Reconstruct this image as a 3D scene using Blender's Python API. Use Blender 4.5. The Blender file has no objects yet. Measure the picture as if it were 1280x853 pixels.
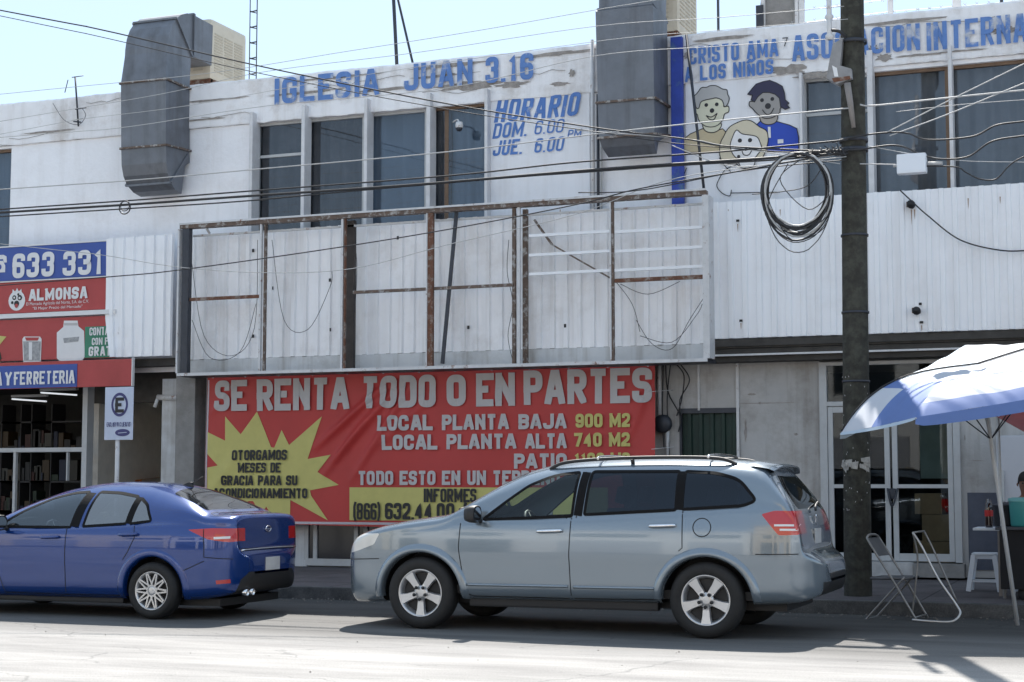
import bpy, bmesh, math, random
from mathutils import Vector, Matrix, geometry
from mathutils.bvhtree import BVHTree
R=random.Random(7); rad=math.radians
scene=bpy.context.scene; COL=scene.collection
# ------------------------------------------------------------------ camera
F=2050.; TH=rad(21.25); PT=math.atan(179/F); H=1.42
FW=Vector((-math.sin(TH)*math.cos(PT),math.cos(TH)*math.cos(PT),math.sin(PT)))
RT=Vector((math.cos(TH),math.sin(TH),0)); UP=RT.cross(FW)
cam=bpy.data.cameras.new('camera'); co=bpy.data.objects.new('camera',cam); COL.objects.link(co)
cam.sensor_width=36; cam.lens=F/1280*36; cam.clip_end=3000; cam.clip_start=.1
co.matrix_world=Matrix(((RT.x,UP.x,-FW.x,0),(RT.y,UP.y,-FW.y,0),(RT.z,UP.z,-FW.z,H),(0,0,0,1)))
scene.camera=co
def at(px,py,Y):
    r=FW+RT*((px-640)/F)+UP*((426.5-py)/F); t=Y/r.y
    return Vector((r.x*t,Y,H+r.z*t))
def XZ(px,py,Y): p=at(px,py,Y); return (p.x,p.z)
# ------------------------------------------------------------------ world, sun
SD=Vector((-.24,.80,1.0)).normalized()
w=bpy.data.worlds.new('World'); scene.world=w; w.use_nodes=True
nt=w.node_tree; sk=nt.nodes.new('ShaderNodeTexSky'); sk.sky_type='NISHITA'; sk.sun_disc=False
sk.sun_elevation=math.asin(SD.z); sk.sun_rotation=math.atan2(SD.x,SD.y); sk.dust_density=.5; sk.air_density=1.0; sk.ozone_density=2.2
bg=nt.nodes['Background']; bg.inputs[1].default_value=.235; mxs=nt.nodes.new('ShaderNodeMix'); mxs.data_type='RGBA'; mxs.blend_type='MIX'; mxs.inputs[0].default_value=.70; mxs.inputs[7].default_value=(3.1,3.85,4.6,1)   # thin summer haze over the clear sky
nt.links.new(sk.outputs[0],mxs.inputs[6]); nt.links.new(mxs.outputs[2],bg.inputs[0])
sl=bpy.data.lights.new('sun','SUN'); sl.energy=10.5; sl.angle=rad(.5); sl.color=(1,.955,.89)
so=bpy.data.objects.new('sun',sl); COL.objects.link(so); so.rotation_euler=SD.to_track_quat('Z','Y').to_euler(); so.location=(0,0,30)
scene.view_settings.view_transform='Standard'; scene.view_settings.look='None'; scene.view_settings.exposure=0
# ------------------------------------------------------------------ materials
MATS={}
def mat(name,col,rough=.6,metal=0,var=.0,vs=6,bump=0,bs=30,coat=0,streak=0,col2=None,c2=.5,c2s=3,spec=.5,dirt=0,trans=0,emit=0):
    if name in MATS: return MATS[name]
    m=bpy.data.materials.new(name); m.use_nodes=True; n=m.node_tree.nodes; L=m.node_tree.links; b=n['Principled BSDF']
    b.inputs['Base Color'].default_value=(*col,1); b.inputs['Roughness'].default_value=rough; b.inputs['Metallic'].default_value=metal
    b.inputs['Coat Weight'].default_value=coat; b.inputs['Coat Roughness'].default_value=.04; b.inputs['Specular IOR Level'].default_value=spec
    if emit: b.inputs['Emission Color'].default_value=(*col,1); b.inputs['Emission Strength'].default_value=emit
    if trans: b.inputs['Transmission Weight'].default_value=trans
    tc=n.new('ShaderNodeTexCoord'); cur=None
    def noise(s,det=6,stretch=None,ro=.6):
        t=n.new('ShaderNodeTexNoise'); t.inputs['Scale'].default_value=s; t.inputs['Detail'].default_value=det; t.inputs['Roughness'].default_value=ro
        if stretch:
            mp=n.new('ShaderNodeMapping'); mp.inputs['Scale'].default_value=stretch; L.new(tc.outputs['Object'],mp.inputs[0]); L.new(mp.outputs[0],t.inputs[0])
        else: L.new(tc.outputs['Object'],t.inputs[0])
        return t.outputs['Fac']
    def ramp(f,a,bb,lo=0,hi=1):
        r=n.new('ShaderNodeMapRange'); r.inputs[1].default_value=a; r.inputs[2].default_value=bb; r.inputs[3].default_value=lo; r.inputs[4].default_value=hi
        L.new(f,r.inputs[0]); return r.outputs[0]
    def mix(f,a,bb,mode='MIX'):
        x=n.new('ShaderNodeMix'); x.data_type='RGBA'; x.blend_type=mode
        if isinstance(f,float): x.inputs[0].default_value=f
        else: L.new(f,x.inputs[0])
        for i,v in ((6,a),(7,bb)):
            if isinstance(v,tuple): x.inputs[i].default_value=(*v,1)
            else: L.new(v,x.inputs[i])
        return x.outputs[2]
    cur=col
    if col2: cur=mix(ramp(noise(c2s,10,None,.68),c2-.05,c2+.05),cur,col2)
    if var: cur=mix(ramp(noise(vs),.3,.7,0.,1.),mix(1.,cur,(1-var,)*3,'MULTIPLY'),cur)
    if streak: cur=mix(ramp(noise(1,5,(5,5,.35)),.5,.75,0,streak),cur,mix(1.,cur,(.42,.36,.30),'MULTIPLY'))
    if dirt: cur=mix(ramp(noise(1.3,9,None,.72),.5,.72,0,dirt),cur,mix(1.,cur,(.45,.38,.31),'MULTIPLY'))
    if not isinstance(cur,tuple): L.new(cur,b.inputs['Base Color'])
    if bump:
        bp=n.new('ShaderNodeBump'); bp.inputs['Strength'].default_value=bump; bp.inputs['Distance'].default_value=.02; L.new(noise(bs,8),bp.inputs['Height']); L.new(bp.outputs[0],b.inputs['Normal'])
    MATS[name]=m; return m
def glass(name,tint,tr=.6,rough=.02,gl=(.9,.95,1),ior=1.5):
    if name in MATS: return MATS[name]
    m=bpy.data.materials.new(name); m.use_nodes=True; n=m.node_tree.nodes; L=m.node_tree.links; n.clear()
    o=n.new('ShaderNodeOutputMaterial'); tp=n.new('ShaderNodeBsdfTransparent'); tp.inputs[0].default_value=(*[c*tr for c in tint],1)
    g=n.new('ShaderNodeBsdfGlossy'); g.inputs[0].default_value=(*gl,1); g.inputs['Roughness'].default_value=rough
    fr=n.new('ShaderNodeFresnel'); ge=n.new('ShaderNodeNewGeometry'); mr_=n.new('ShaderNodeMapRange'); mr_.inputs[3].default_value=ior; mr_.inputs[4].default_value=1/ior; L.new(ge.outputs['Backfacing'],mr_.inputs[0]); L.new(mr_.outputs[0],fr.inputs[0]); mx=n.new('ShaderNodeMixShader')
    L.new(fr.outputs[0],mx.inputs[0]); L.new(tp.outputs[0],mx.inputs[1]); L.new(g.outputs[0],mx.inputs[2]); L.new(mx.outputs[0],o.inputs[0]); MATS[name]=m; return m
WHITE=mat('white_wall_paint',(.92,.92,.95),.85,var=.06,vs=2.5,bump=.35,bs=14,streak=.16,dirt=.2)
PARA=mat('parapet_paint',(.90,.895,.915),.9,var=.10,vs=3,bump=.4,bs=10,streak=.3,dirt=.6,col2=(.50,.47,.45),c2=.70,c2s=2.3)
GWALL=mat('ground_floor_plaster',(.50,.49,.48),.9,var=.15,vs=2,bump=.4,bs=12,streak=.5,dirt=.6)
LWALL=mat('lower_wall_paint',(.10,.11,.145),.8,var=.2,bump=.3,dirt=.4)
CLAD=mat('white_corrugated_sheet',(.92,.93,.96),.42,var=.05,vs=1.6,streak=.16,dirt=.12)
CLAD2=mat('dirty_corrugated_sheet',(.92,.915,.93),.6,var=.08,vs=1.8,streak=.34,dirt=.30)
PLAINP=mat('grey_fascia_board',(.66,.68,.70),.6,var=.2,vs=2,streak=.7,dirt=.5)
CONC=mat('bare_concrete',(.30,.29,.28),.9,var=.3,vs=5,bump=.6,bs=25,dirt=.5)
CHIP=mat('exposed_mortar',(.40,.365,.34),.95,var=.4,vs=12,bump=.8,bs=30)
RUST=mat('rusty_steel',(.20,.09,.055),.8,metal=.2,var=.4,vs=14,col2=(.36,.30,.26),c2=.55,c2s=9,bump=.3)
RUSTY2=mat('brown_painted_steel',(.16,.11,.085),.7,var=.4,vs=9,col2=(.45,.43,.41),c2=.56,c2s=12)
WST=mat('worn_white_steel',(.66,.66,.67),.5,var=.15,vs=8,col2=(.25,.13,.09),c2=.63,c2s=9)
DKST=mat('dark_steel',(.05,.055,.07),.5,metal=.3,var=.3,vs=8)
GALV=mat('galvanised_duct',(.19,.205,.235),.5,metal=.35,var=.3,vs=2.2,streak=.5,dirt=.5,bump=.12,bs=5)
GALVT=mat('bright_duct_top',(.45,.47,.5),.4,metal=.5,var=.2)
BEIGE=mat('beige_cooler_plastic',(.62,.57,.47),.55,var=.12,vs=3,dirt=.3)
BEIGED=mat('cooler_louvre_beige',(.46,.42,.34),.7)  # slat colour, a darker beige than the cabinet
BLK=mat('black_rubber',(.018,.018,.02),.6)
WIREM=mat('black_cable_sheath',(.025,.025,.028),.55)
WIREG=mat('grey_cable_sheath',(.42,.42,.42),.5)
WINB=mat('slate_blue_curtain',(.20,.28,.38),.8,var=.35,vs=1.3,dirt=.3,spec=.5)
WIND=mat('dark_grey_curtain',(.13,.13,.145),.8,var=.6,vs=2.5,dirt=.4,streak=.6,spec=.5)
WING=mat('grey_curtain',(.25,.265,.29),.8,var=.3,vs=1.6,dirt=.4)
ALU=mat('white_aluminium',(.50,.51,.52),.45,var=.1,vs=5,dirt=.3)
BROWNF=mat('brown_window_rail',(.22,.14,.09),.6,var=.3)
BLUEP=mat('faded_blue_wall_lettering',(.13,.25,.56),.85,var=.2,col2=(.52,.55,.62),c2=.60,c2s=4)
BLUEP2=mat('blue_wall_lettering',(.11,.23,.56),.85,var=.2,col2=(.5,.53,.6),c2=.66,c2s=5)
COBALT=mat('cobalt_pipe_paint',(.03,.07,.42),.6,var=.3,vs=5,col2=(.10,.20,.26),c2=.6,c2s=2)
RED=mat('red_banner_vinyl',(.50,.042,.038),.55,var=.12,vs=2)
REDS=mat('red_sign_face',(.44,.06,.06),.55,var=.12,vs=2,dirt=.25)
YEL=mat('yellow_banner_print',(.58,.525,.17),.6,var=.1)
GREYL=mat('light_grey_banner_letters',(.52,.50,.50),.6,var=.08)
BLKL=mat('black_banner_letters',(.02,.02,.022),.6)
BLUES=mat('blue_sign_face',(.04,.09,.36),.5,var=.1,dirt=.2)
WHT=mat('white_print',(.75,.75,.76),.6,var=.06)
GRN=mat('green_sign_panel',(.035,.22,.13),.5,var=.1)
GGATE=mat('dark_green_sheet_gate',(.010,.036,.026),.6,var=.35,vs=4,dirt=.3)
SILV=mat('grey_tin_print',(.42,.43,.45),.4,var=.5,vs=20)
DRK=mat('dark_interior',(.012,.013,.016),.8)
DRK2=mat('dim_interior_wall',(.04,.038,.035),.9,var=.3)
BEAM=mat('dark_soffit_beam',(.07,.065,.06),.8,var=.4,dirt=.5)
TYRE=mat('tyre_rubber',(.017,.017,.018),.75,var=.3,vs=20)
ALLOY=mat('silver_alloy',(.55,.56,.58),.3,metal=.7,var=.05)
CHROME=mat('chrome',(.75,.76,.78),.12,metal=1)
def carpaint(name,c,metal=.55,fl=.25):
    m=mat(name,c,.2,metal=metal,coat=1.0,var=.05,vs=1.2); m.node_tree.nodes['Principled BSDF'].inputs['Coat IOR'].default_value=1.55; return m
PSUV=carpaint('silver_blue_car_paint',(.195,.24,.285),.5)
PSED=carpaint('deep_blue_car_paint',(.002,.036,.20),.40)
TAILR=mat('red_tail_lamp_lens',(.45,.01,.012),.12,coat=1,emit=0)
LAMPW=mat('clear_lamp_lens',(.62,.62,.60),.12,coat=1)
SEATM=mat('grey_seat_fabric',(.20,.20,.21),.9)
GCLR=glass('clear_car_glass',(.80,.88,.86),.9,ior=1.5)
GTINT=glass('privacy_car_glass',(.09,.11,.14),.9,gl=(.75,.85,1),ior=1.55)
GTINT2=glass('smoked_car_glass',(.30,.36,.42),.9,gl=(.85,.93,1),ior=2.1)
GREAR=glass('shaded_rear_glass',(.25,.27,.28),.9,gl=(1,1,1),ior=3.0)
RUB=mat('window_rubber',(.006,.006,.007),.7,spec=.15)
GWIN=glass('window_glass',(.66,.69,.72),.95,ior=1.75,gl=(.9,.94,1))
GSHOP=glass('shop_glass',(.7,.75,.75),.9,ior=1.45)
POLEM=mat('old_wood_pole',(.066,.066,.053),.9,col2=(.045,.043,.035),c2=.5,c2s=7,var=.5,vs=9,streak=.8,bump=.6,bs=18)
PLAS=mat('white_plastic',(.68,.72,.78),.4)
TEAL=mat('teal_plastic',(.05,.28,.28),.4)
# ------------------------------------------------------------------ mesh helpers
class MB:
    def __init__(s): s.bm=bmesh.new(); s.mats=[]; s.k=0
    def use(s,m):
        if m not in s.mats: s.mats.append(m)
        s.k=s.mats.index(m); return s
    def face(s,pts,smooth=False):
        try: f=s.bm.faces.new([s.bm.verts.new(p) for p in pts])
        except ValueError: return
        f.material_index=s.k; f.smooth=smooth; return f
    def box(s,x0,x1,y0,y1,z0,z1,bev=0,M=None):
        x0,x1=min(x0,x1),max(x0,x1); y0,y1=min(y0,y1),max(y0,y1); z0,z1=min(z0,z1),max(z0,z1)
        v=[s.bm.verts.new((x,y,z)) for x in(x0,x1) for y in(y0,y1) for z in(z0,z1)]
        fs=[s.bm.faces.new([v[i] for i in q]) for q in((0,1,3,2),(4,6,7,5),(0,4,5,1),(2,3,7,6),(0,2,6,4),(1,5,7,3))]
        for f in fs: f.material_index=s.k
        if bev:
            es=list({e for f in fs for e in f.edges})
            r=bmesh.ops.bevel(s.bm,geom=es,offset=bev,segments=2,affect='EDGES',profile=.7)
            for f in r['faces']: f.material_index=s.k
            v=list({vv for f in r['faces'] for vv in f.verts}|{vv for vv in v if vv.is_valid})
        if M is not None:
            for vv in v: vv.co=M@vv.co
        return s
    def bar(s,a,b,wd,dp=None,up=(0,0,1)):
        a=Vector(a);b=Vector(b);dp=dp or wd; d=(b-a); L=d.length
        if L<1e-6: return s
        q=d.normalized(); u=Vector(up)
        if abs(q.dot(u))>.95: u=Vector((0,1,0))
        sx=q.cross(u).normalized(); sy=sx.cross(q)
        c=[]
        for p in(a,b):
            for i,j in((-1,-1),(1,-1),(1,1),(-1,1)): c.append(s.bm.verts.new(p+sx*(i*wd/2)+sy*(j*dp/2)))
        for q4 in((3,2,1,0),(4,5,6,7),(0,1,5,4),(1,2,6,5),(2,3,7,6),(3,0,4,7)):
            f=s.bm.faces.new([c[i] for i in q4]); f.material_index=s.k
        return s
    def tube(s,pts,r,n=8,cap=True,smooth=True,closed=False):
        pts=[Vector(p) for p in pts]; rs=r if isinstance(r,(list,tuple)) else [r]*len(pts); rings=[]; prev=None; m=len(pts)
        for i,p in enumerate(pts):
            if closed: t=(pts[(i+1)%m]-pts[i-1])
            else: t=(pts[min(i+1,m-1)]-pts[max(i-1,0)])
            t.normalize()
            if prev is None: u=Vector((0,0,1)) if abs(t.z)<.9 else Vector((0,1,0)); a=t.cross(u).normalized()
            else: a=(prev-t*prev.dot(t)).normalized()
            prev=a; b=t.cross(a)
            rings.append([s.bm.verts.new(p+a*(rs[i]*math.cos(2*math.pi*k/n))+b*(rs[i]*math.sin(2*math.pi*k/n))) for k in range(n)])
        for i in range(m if closed else m-1):
            A=rings[i];B=rings[(i+1)%m]
            for k in range(n):
                f=s.bm.faces.new((A[k],A[(k+1)%n],B[(k+1)%n],B[k])); f.smooth=smooth; f.material_index=s.k
        if cap and not closed:
            for q in(rings[0][::-1],rings[-1]): f=s.bm.faces.new(q); f.material_index=s.k
        return s
    def lathe(s,prof,origin,axis,n=32,smooth=True):
        o=Vector(origin); ax=Vector(axis).normalized(); u=Vector((0,0,1)) if abs(ax.z)<.9 else Vector((1,0,0)); a=ax.cross(u).normalized(); b=ax.cross(a)
        rings=[[s.bm.verts.new(o+ax*h+a*(r*math.cos(2*math.pi*k/n))+b*(r*math.sin(2*math.pi*k/n))) for k in range(n)] for r,h in prof]
        for A,B in zip(rings,rings[1:]):
            for k in range(n):
                f=s.bm.faces.new((A[k],A[(k+1)%n],B[(k+1)%n],B[k])); f.smooth=smooth; f.material_index=s.k
        return s
    def prism(s,pts,d):   # polygon extruded along vector d
        d=Vector(d); p=[Vector(q) for q in pts]; a=[s.bm.verts.new(q) for q in p]; b=[s.bm.verts.new(q+d) for q in p]; n=len(p)
        fs=[s.bm.faces.new(a[::-1]),s.bm.faces.new(b)]+[s.bm.faces.new((a[i],a[(i+1)%n],b[(i+1)%n],b[i])) for i in range(n)]
        for f in fs: f.material_index=s.k
        return s
    def poly(s,pts):      # flat polygon, any shape
        pts=[Vector(p) for p in pts]; t=geometry.tessellate_polygon([pts]); v=[s.bm.verts.new(p) for p in pts]
        for q in t:
            try: f=s.bm.faces.new([v[i] for i in q]); f.material_index=s.k
            except ValueError: pass
        return s
    def grid(s,P,smooth=True,closed=False):
        V=[[s.bm.verts.new(p) for p in row] for row in P]
        for i in range(len(V)-1):
            m=len(V[i])
            for j in range(m if closed else m-1):
                f=s.bm.faces.new((V[i][j],V[i][(j+1)%m],V[i+1][(j+1)%m],V[i+1][j])); f.smooth=smooth; f.material_index=s.k
        return s
    def build(s,name,parent=None,label=None,cat=None,group=None,kind=None,fixn=True,loc=None):
        bmesh.ops.remove_doubles(s.bm,verts=s.bm.verts,dist=1e-5) if False else None
        if fixn: bmesh.ops.recalc_face_normals(s.bm,faces=s.bm.faces)
        me=bpy.data.meshes.new(name); s.bm.to_mesh(me); s.bm.free()
        for m in s.mats: me.materials.append(m)
        return link(name,me,parent,label,cat,group,kind,loc)
def rootof(o):
    while o.parent: o=o.parent
    return o
def link(name,me,parent=None,label=None,cat=None,group=None,kind=None,loc=None):
    o=bpy.data.objects.new(name,me); COL.objects.link(o)
    if parent:
        o.parent=parent; me.transform(Matrix.Translation(-Vector(rootof(parent).location)))
    elif loc is not None:
        o.location=loc; me.transform(Matrix.Translation(-Vector(loc)))
    props(o,label,cat,group,kind); return o
def props(o,label=None,cat=None,group=None,kind=None):
    if label: o['label']=label
    if cat: o['category']=cat
    if group: o['group']=group
    if kind: o['kind']=kind
def thing(name,label,cat,loc,group=None):
    o=bpy.data.objects.new(name,None); COL.objects.link(o); o.location=loc; o.empty_display_size=.2; props(o,label,cat,group); return o
def crom(pts,n=8,closed=False):
    pts=[Vector(p) for p in pts]; m=len(pts); out=[]
    for i in range(m if closed else m-1):
        if closed: p0,p1,p2,p3=pts[i-1],pts[i],pts[(i+1)%m],pts[(i+2)%m]
        else: p0,p1,p2,p3=pts[max(i-1,0)],pts[i],pts[i+1],pts[min(i+2,m-1)]
        for k in range(n):
            t=k/n; out.append(.5*((2*p1)+(p2-p0)*t+(2*p0-5*p1+4*p2-p3)*t*t+(3*p1-p0-3*p2+p3)*t**3))
    if not closed: out.append(pts[-1])
    return out
def pchip(P):
    xs=[p[0] for p in P]; ys=[p[1] for p in P]; n=len(xs); h=[xs[i+1]-xs[i] for i in range(n-1)]; d=[(ys[i+1]-ys[i])/h[i] for i in range(n-1)]
    m=[d[0]]+[0 if d[i-1]*d[i]<=0 else 2*d[i-1]*d[i]/(d[i-1]+d[i]) for i in range(1,n-1)]+[d[-1]]
    def f(x):
        if x<=xs[0]: return ys[0]
        if x>=xs[-1]: return ys[-1]
        i=0
        while x>xs[i+1]: i+=1
        t=(x-xs[i])/h[i]
        return ys[i]*(1+2*t)*(1-t)**2+m[i]*h[i]*t*(1-t)**2+ys[i+1]*t*t*(3-2*t)+m[i+1]*h[i]*t*t*(t-1)
    return f
# text: built-in font turned into a flat mesh that fills the given box
def textmesh(s,bold=.02,spacing=1.0):
    c=bpy.data.curves.new('lettering','FONT'); c.body=s; c.offset=bold; c.fill_mode='BOTH'; c.space_character=spacing; c.resolution_u=6
    o=bpy.data.objects.new('lettering',c); COL.objects.link(o); dg=bpy.context.evaluated_depsgraph_get(); dg.update()
    me=bpy.data.meshes.new_from_object(o.evaluated_get(dg)); bpy.data.objects.remove(o); bpy.data.curves.remove(c); return me
def addtext(mb,s,x0,x1,z0,z1,Y,m,bold=.02,shear=0,fn=None,spacing=1.0):
    me=textmesh(s,bold,spacing); vs=[v.co for v in me.vertices]
    a=min(v.x for v in vs);b=max(v.x for v in vs);c=min(v.y for v in vs);d=max(v.y for v in vs)
    mb.use(m); V=[]
    t=bmesh.new()
    for v in vs:
        fz=(v.y-c)/(d-c); x=x0+(x1-x0)*(v.x-a)/(b-a)+shear*(fz-.5)*(z1-z0); z=z0+(z1-z0)*fz
        V.append(t.verts.new((x,0,z)))
    for p in me.polygons:
        try: t.faces.new([V[i] for i in p.vertices])
        except ValueError: pass
    bpy.data.meshes.remove(me)
    if fn:
        for ax,lo,hi,st in((0,x0,x1,.06),(2,z0,z1,.06)):
            k=math.ceil(lo/st)
            while k*st<hi:
                pc=[0,0,0]; pc[ax]=k*st; pn=[0,0,0]; pn[ax]=1
                bmesh.ops.bisect_plane(t,geom=t.verts[:]+t.edges[:]+t.faces[:],plane_co=pc,plane_no=pn); k+=1
    mp={}
    for v in t.verts:
        y=Y if not fn else fn(v.co.x,v.co.z)+Y; mp[v]=mb.bm.verts.new((v.co.x,y,v.co.z))
    for f in t.faces:
        try: g=mb.bm.faces.new([mp[v] for v in f.verts]); g.material_index=mb.k; g.normal_update(); g.normal_flip() if g.normal.y>0 else None
        except ValueError: pass
    t.free()
def ptext(mb,s,px0,px1,pyt,pyb,Y,m,**k):   # box from photo pixels at mid height, on the plane Y
    pm=(px0+px1)/2; x0=at(px0,(pyt+pyb)/2,Y).x; x1=at(px1,(pyt+pyb)/2,Y).x; zt=at(pm,pyt,Y).z; zb=at(pm,pyb,Y).z
    addtext(mb,s,x0,x1,zb,zt,Y,m,**k)
# block capitals drawn as thick strokes (points marked 1 are rounded corners; a trailing 'c' closes the stroke)
r=1
GL={'A':[[(0,0),(.40,1),(.60,1),(1,0)],[(.17,.27),(.83,.27)]],'B':[[(0,0),(0,1),(1,1,r),(1,.53,r),(0,.53)],[(0,.53),(1,.53,r),(1,0,r),(0,0)]],'C':[[(1,.64),(1,1,r),(0,1,r),(0,0,r),(1,0,r),(1,.36)]],
'D':[[(0,0),(0,1),(1,1,r),(1,0,r),'c']],'E':[[(1,1),(0,1),(0,0),(1,0)],[(0,.52),(.85,.52)]],'F':[[(1,1),(0,1),(0,0)],[(0,.52),(.85,.52)]],'G':[[(1,.68),(1,1,r),(0,1,r),(0,0,r),(1,0,r),(1,.46),(.55,.46)]],
'H':[[(0,0),(0,1)],[(1,0),(1,1)],[(0,.5),(1,.5)]],'I':[[(.5,0),(.5,1)]],'J':[[(1,1),(1,0,r),(0,0,r),(0,.35)]],'K':[[(0,0),(0,1)],[(0,.4),(1,1)],[(.35,.6),(1,0)]],'L':[[(0,1),(0,0),(1,0)]],
'M':[[(0,0),(0,1)],[(1,0),(1,1)],[(0,1),(.5,.2),(1,1)]],'N':[[(0,0),(0,1)],[(1,0),(1,1)],[(0,1),(1,0)]],'O':[[(0,0,r),(0,1,r),(1,1,r),(1,0,r),'c']],'P':[[(0,0),(0,1),(1,1,r),(1,.45,r),(0,.45)]],
'Q':[[(0,0,r),(0,1,r),(1,1,r),(1,0,r),'c'],[(.6,.25),(1.1,-.08)]],'R':[[(0,0),(0,1),(1,1,r),(1,.47,r),(0,.47)],[(.5,.47),(1,0)]],'S':[[(1,.70),(1,1,r),(0,1,r),(0,.53,r),(1,.49,r),(1,0,r),(0,0,r),(0,.30)]],
'T':[[(-.1,1),(1.1,1)],[(.5,1),(.5,0)]],'U':[[(0,1),(0,0,r),(1,0,r),(1,1)]],'V':[[(0,1),(.5,0),(1,1)]],'X':[[(0,0),(1,1)],[(0,1),(1,0)]],'Y':[[(0,1),(.5,.45),(1,1)],[(.5,.5),(.5,0)]],'Z':[[(0,1),(1,1),(0,0),(1,0)]],
'0':[[(0,0,r),(0,1,r),(1,1,r),(1,0,r),'c']],'1':[[(.05,.78),(.6,1),(.6,0)]],'2':[[(0,.70),(0,1,r),(1,1,r),(1,.55,r),(0,.12),(0,0),(1,0)]],'3':[[(0,.72),(0,1,r),(1,1,r),(1,.53,r),(.4,.53)],[(.4,.53),(1,.53,r),(1,0,r),(0,0,r),(0,.28)]],
'4':[[(.72,0),(.72,1),(0,.28),(1.05,.28)]],'5':[[(1,1),(0,1),(0,.55),(1,.58,r),(1,0,r),(0,0,r),(0,.25)]],'6':[[(1,.74),(1,1,r),(0,1,r),(0,0,r),(1,0,r),(1,.56,r),(0,.56)]],'7':[[(0,1),(1,1),(.35,0)]],
'8':[[(0,.53,r),(0,1,r),(1,1,r),(1,.53,r),'c'],[(0,.53,r),(0,0,r),(1,0,r),(1,.53,r),'c']],'9':[[(0,.26),(0,0,r),(1,0,r),(1,1,r),(0,1,r),(0,.44,r),(1,.44)]],
'(':[[(1,1.08),(.2,.85,r),(.2,.15,r),(1,-.08)]],')':[[(0,1.08),(.8,.85,r),(.8,.15,r),(0,-.08)]],'.':[[(.5,0),(.5,.05)]],',':[[(.5,.08),(.3,-.15)]],'/':[[(0,-.05),(1,1.05)]],'-':[[(0,.5),(1,.5)]]}
GL['Ñ']=[[(0,0),(0,.86)],[(1,0),(1,.86)],[(0,.86),(1,0)],[(0,1.08),(.3,1.2,r),(.65,1.06,r),(1,1.18)]]
GW={'I':.34,'.':.34,',':.34,'M':1.32,'1':.72,' ':.55,'(':.55,')':.55,'/':.7,'-':.6,'A':1.08,'N':1.05}
def block(mb,s,x0,x1,z0,z1,Y,m,wt=.24,shear=0,fn=None,gap=.20):
    h=z1-z0; tot=sum(GW.get(c,1) for c in s)+gap*(len(s)-1); u=(x1-x0)/tot; t=min(wt*h,.36*u); mb.use(m); x=x0; lay=0
    for ch in s:
        w_=GW.get(ch,1)*u
        for st in GL.get(ch,[]):
            closed=st[-1]=='c'; pts=st[:-1] if closed else st; ix=x+t/2; iw=max(w_-t,1e-4); iz=z0+t/2; ih=h-t
            P=[(ix+p[0]*iw,iz+p[1]*ih,len(p)>2) for p in pts]; n=len(P); path=[]
            for i,(a,b,rd) in enumerate(P):
                if rd and (closed or 0<i<n-1):
                    p=Vector((a,b)); q0=Vector(P[i-1][:2]); q1=Vector(P[(i+1)%n][:2]); d0=q0-p; d1=q1-p; rr=max(iw*.48,t*.3); A=p+d0*min(.5,rr/max(d0.length,1e-6)); Bq=p+d1*min(.5,rr/max(d1.length,1e-6))
                    for k in range(6): v=k/5; path.append(A*(1-v)**2*.9+p*(2*v*(1-v)+.1*((1-v)**2+v*v))+Bq*v*v*.9)
                else: path.append(Vector((a,b)))
            # flat-ended strokes reach the edge of the box
            if not closed:
                for e,nb in((0,1),(-1,-2)):
                    d=path[e]-path[nb]
                    if d.length>1e-6:
                        d.normalize()
                        if abs(d.y)>.5: path[e]=path[e]+d*(t/2/abs(d.y) if ch not in 'AVYK4' or abs(d.y)>.99 else t/2)*(1 if (path[e].y-iz<.02*h or path[e].y-iz>ih-.02*h) else 0)
                        elif abs(d.x)>.9 and (abs(path[e].x-ix)<1e-4 or abs(path[e].x-ix-iw)<1e-4): path[e]=path[e]+d*t/2
            if fn:
                pp=[]
                for a,b in zip(path,path[1:]):
                    k=max(1,int((b-a).length/.05)); pp+=[a.lerp(b,i/k) for i in range(k)]
                if closed:
                    a,b=path[-1],path[0]; k=max(1,int((b-a).length/.05)); pp+=[a.lerp(b,i/k) for i in range(k)]
                else: pp.append(path[-1])
                path=pp
            n=len(path); L=[];Rr=[]
            for i in range(n):
                p=path[i]; a=path[i-1] if (i>0 or closed) else None; b=path[(i+1)%n] if (i<n-1 or closed) else None
                da=(p-a).normalized() if a is not None and (p-a).length>1e-9 else None; db=(b-p).normalized() if b is not None and (b-p).length>1e-9 else None
                if da is None: da=db
                if db is None: db=da
                n0=Vector((-da.y,da.x)); n1=Vector((-db.y,db.x)); q=(n0+n1)
                if q.length<1e-3: q=n0
                q.normalize(); k=min(1.9,1/max(.3,q.dot(n0))); L.append(p+q*t/2*k); Rr.append(p-q*t/2*k)
            off=-.006*(lay%3); lay+=1
            clampit=ch not in 'Ñ()/,Q'
            def V3(v,i=0):
                vx,vy=v.x,v.y
                if clampit: vy=min(z1,max(z0,vy)); vx=min(x+w_*1.02,max(x-w_*.02,vx)) if ch!='T' else vx
                xx=vx+shear*(vy-(z0+z1)/2); return (xx,Y+off-.00035*i+(fn(xx,vy) if fn else 0),vy)
            for i in range(n if closed else n-1):
                j=(i+1)%n; f=mb.face([V3(L[i],i),V3(Rr[i],i),V3(Rr[j],j),V3(L[j],j)])
                if f: f.normal_update(); f.normal_flip() if f.normal.y>0 else None
        x+=w_+gap*u
def tx(parent,s,px0,px1,pyt,pyb,Y,m,bold=.24,shear=0,fn=None,name='lettering',gap=.20):
    """one piece of writing = one part; the box is measured on the plane Y"""
    if bold<.1: bold=.24
    pm=(px0+px1)/2; x0=at(px0,(pyt+pyb)/2,Y).x; x1=at(px1,(pyt+pyb)/2,Y).x; zt=at(pm,pyt,Y).z; zb=at(pm,pyb,Y).z
    mb=MB(); block(mb,s,x0,x1,zb,zt,Y,m,bold,shear,fn,gap); return mb.build(name,parent,fixn=False)
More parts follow.
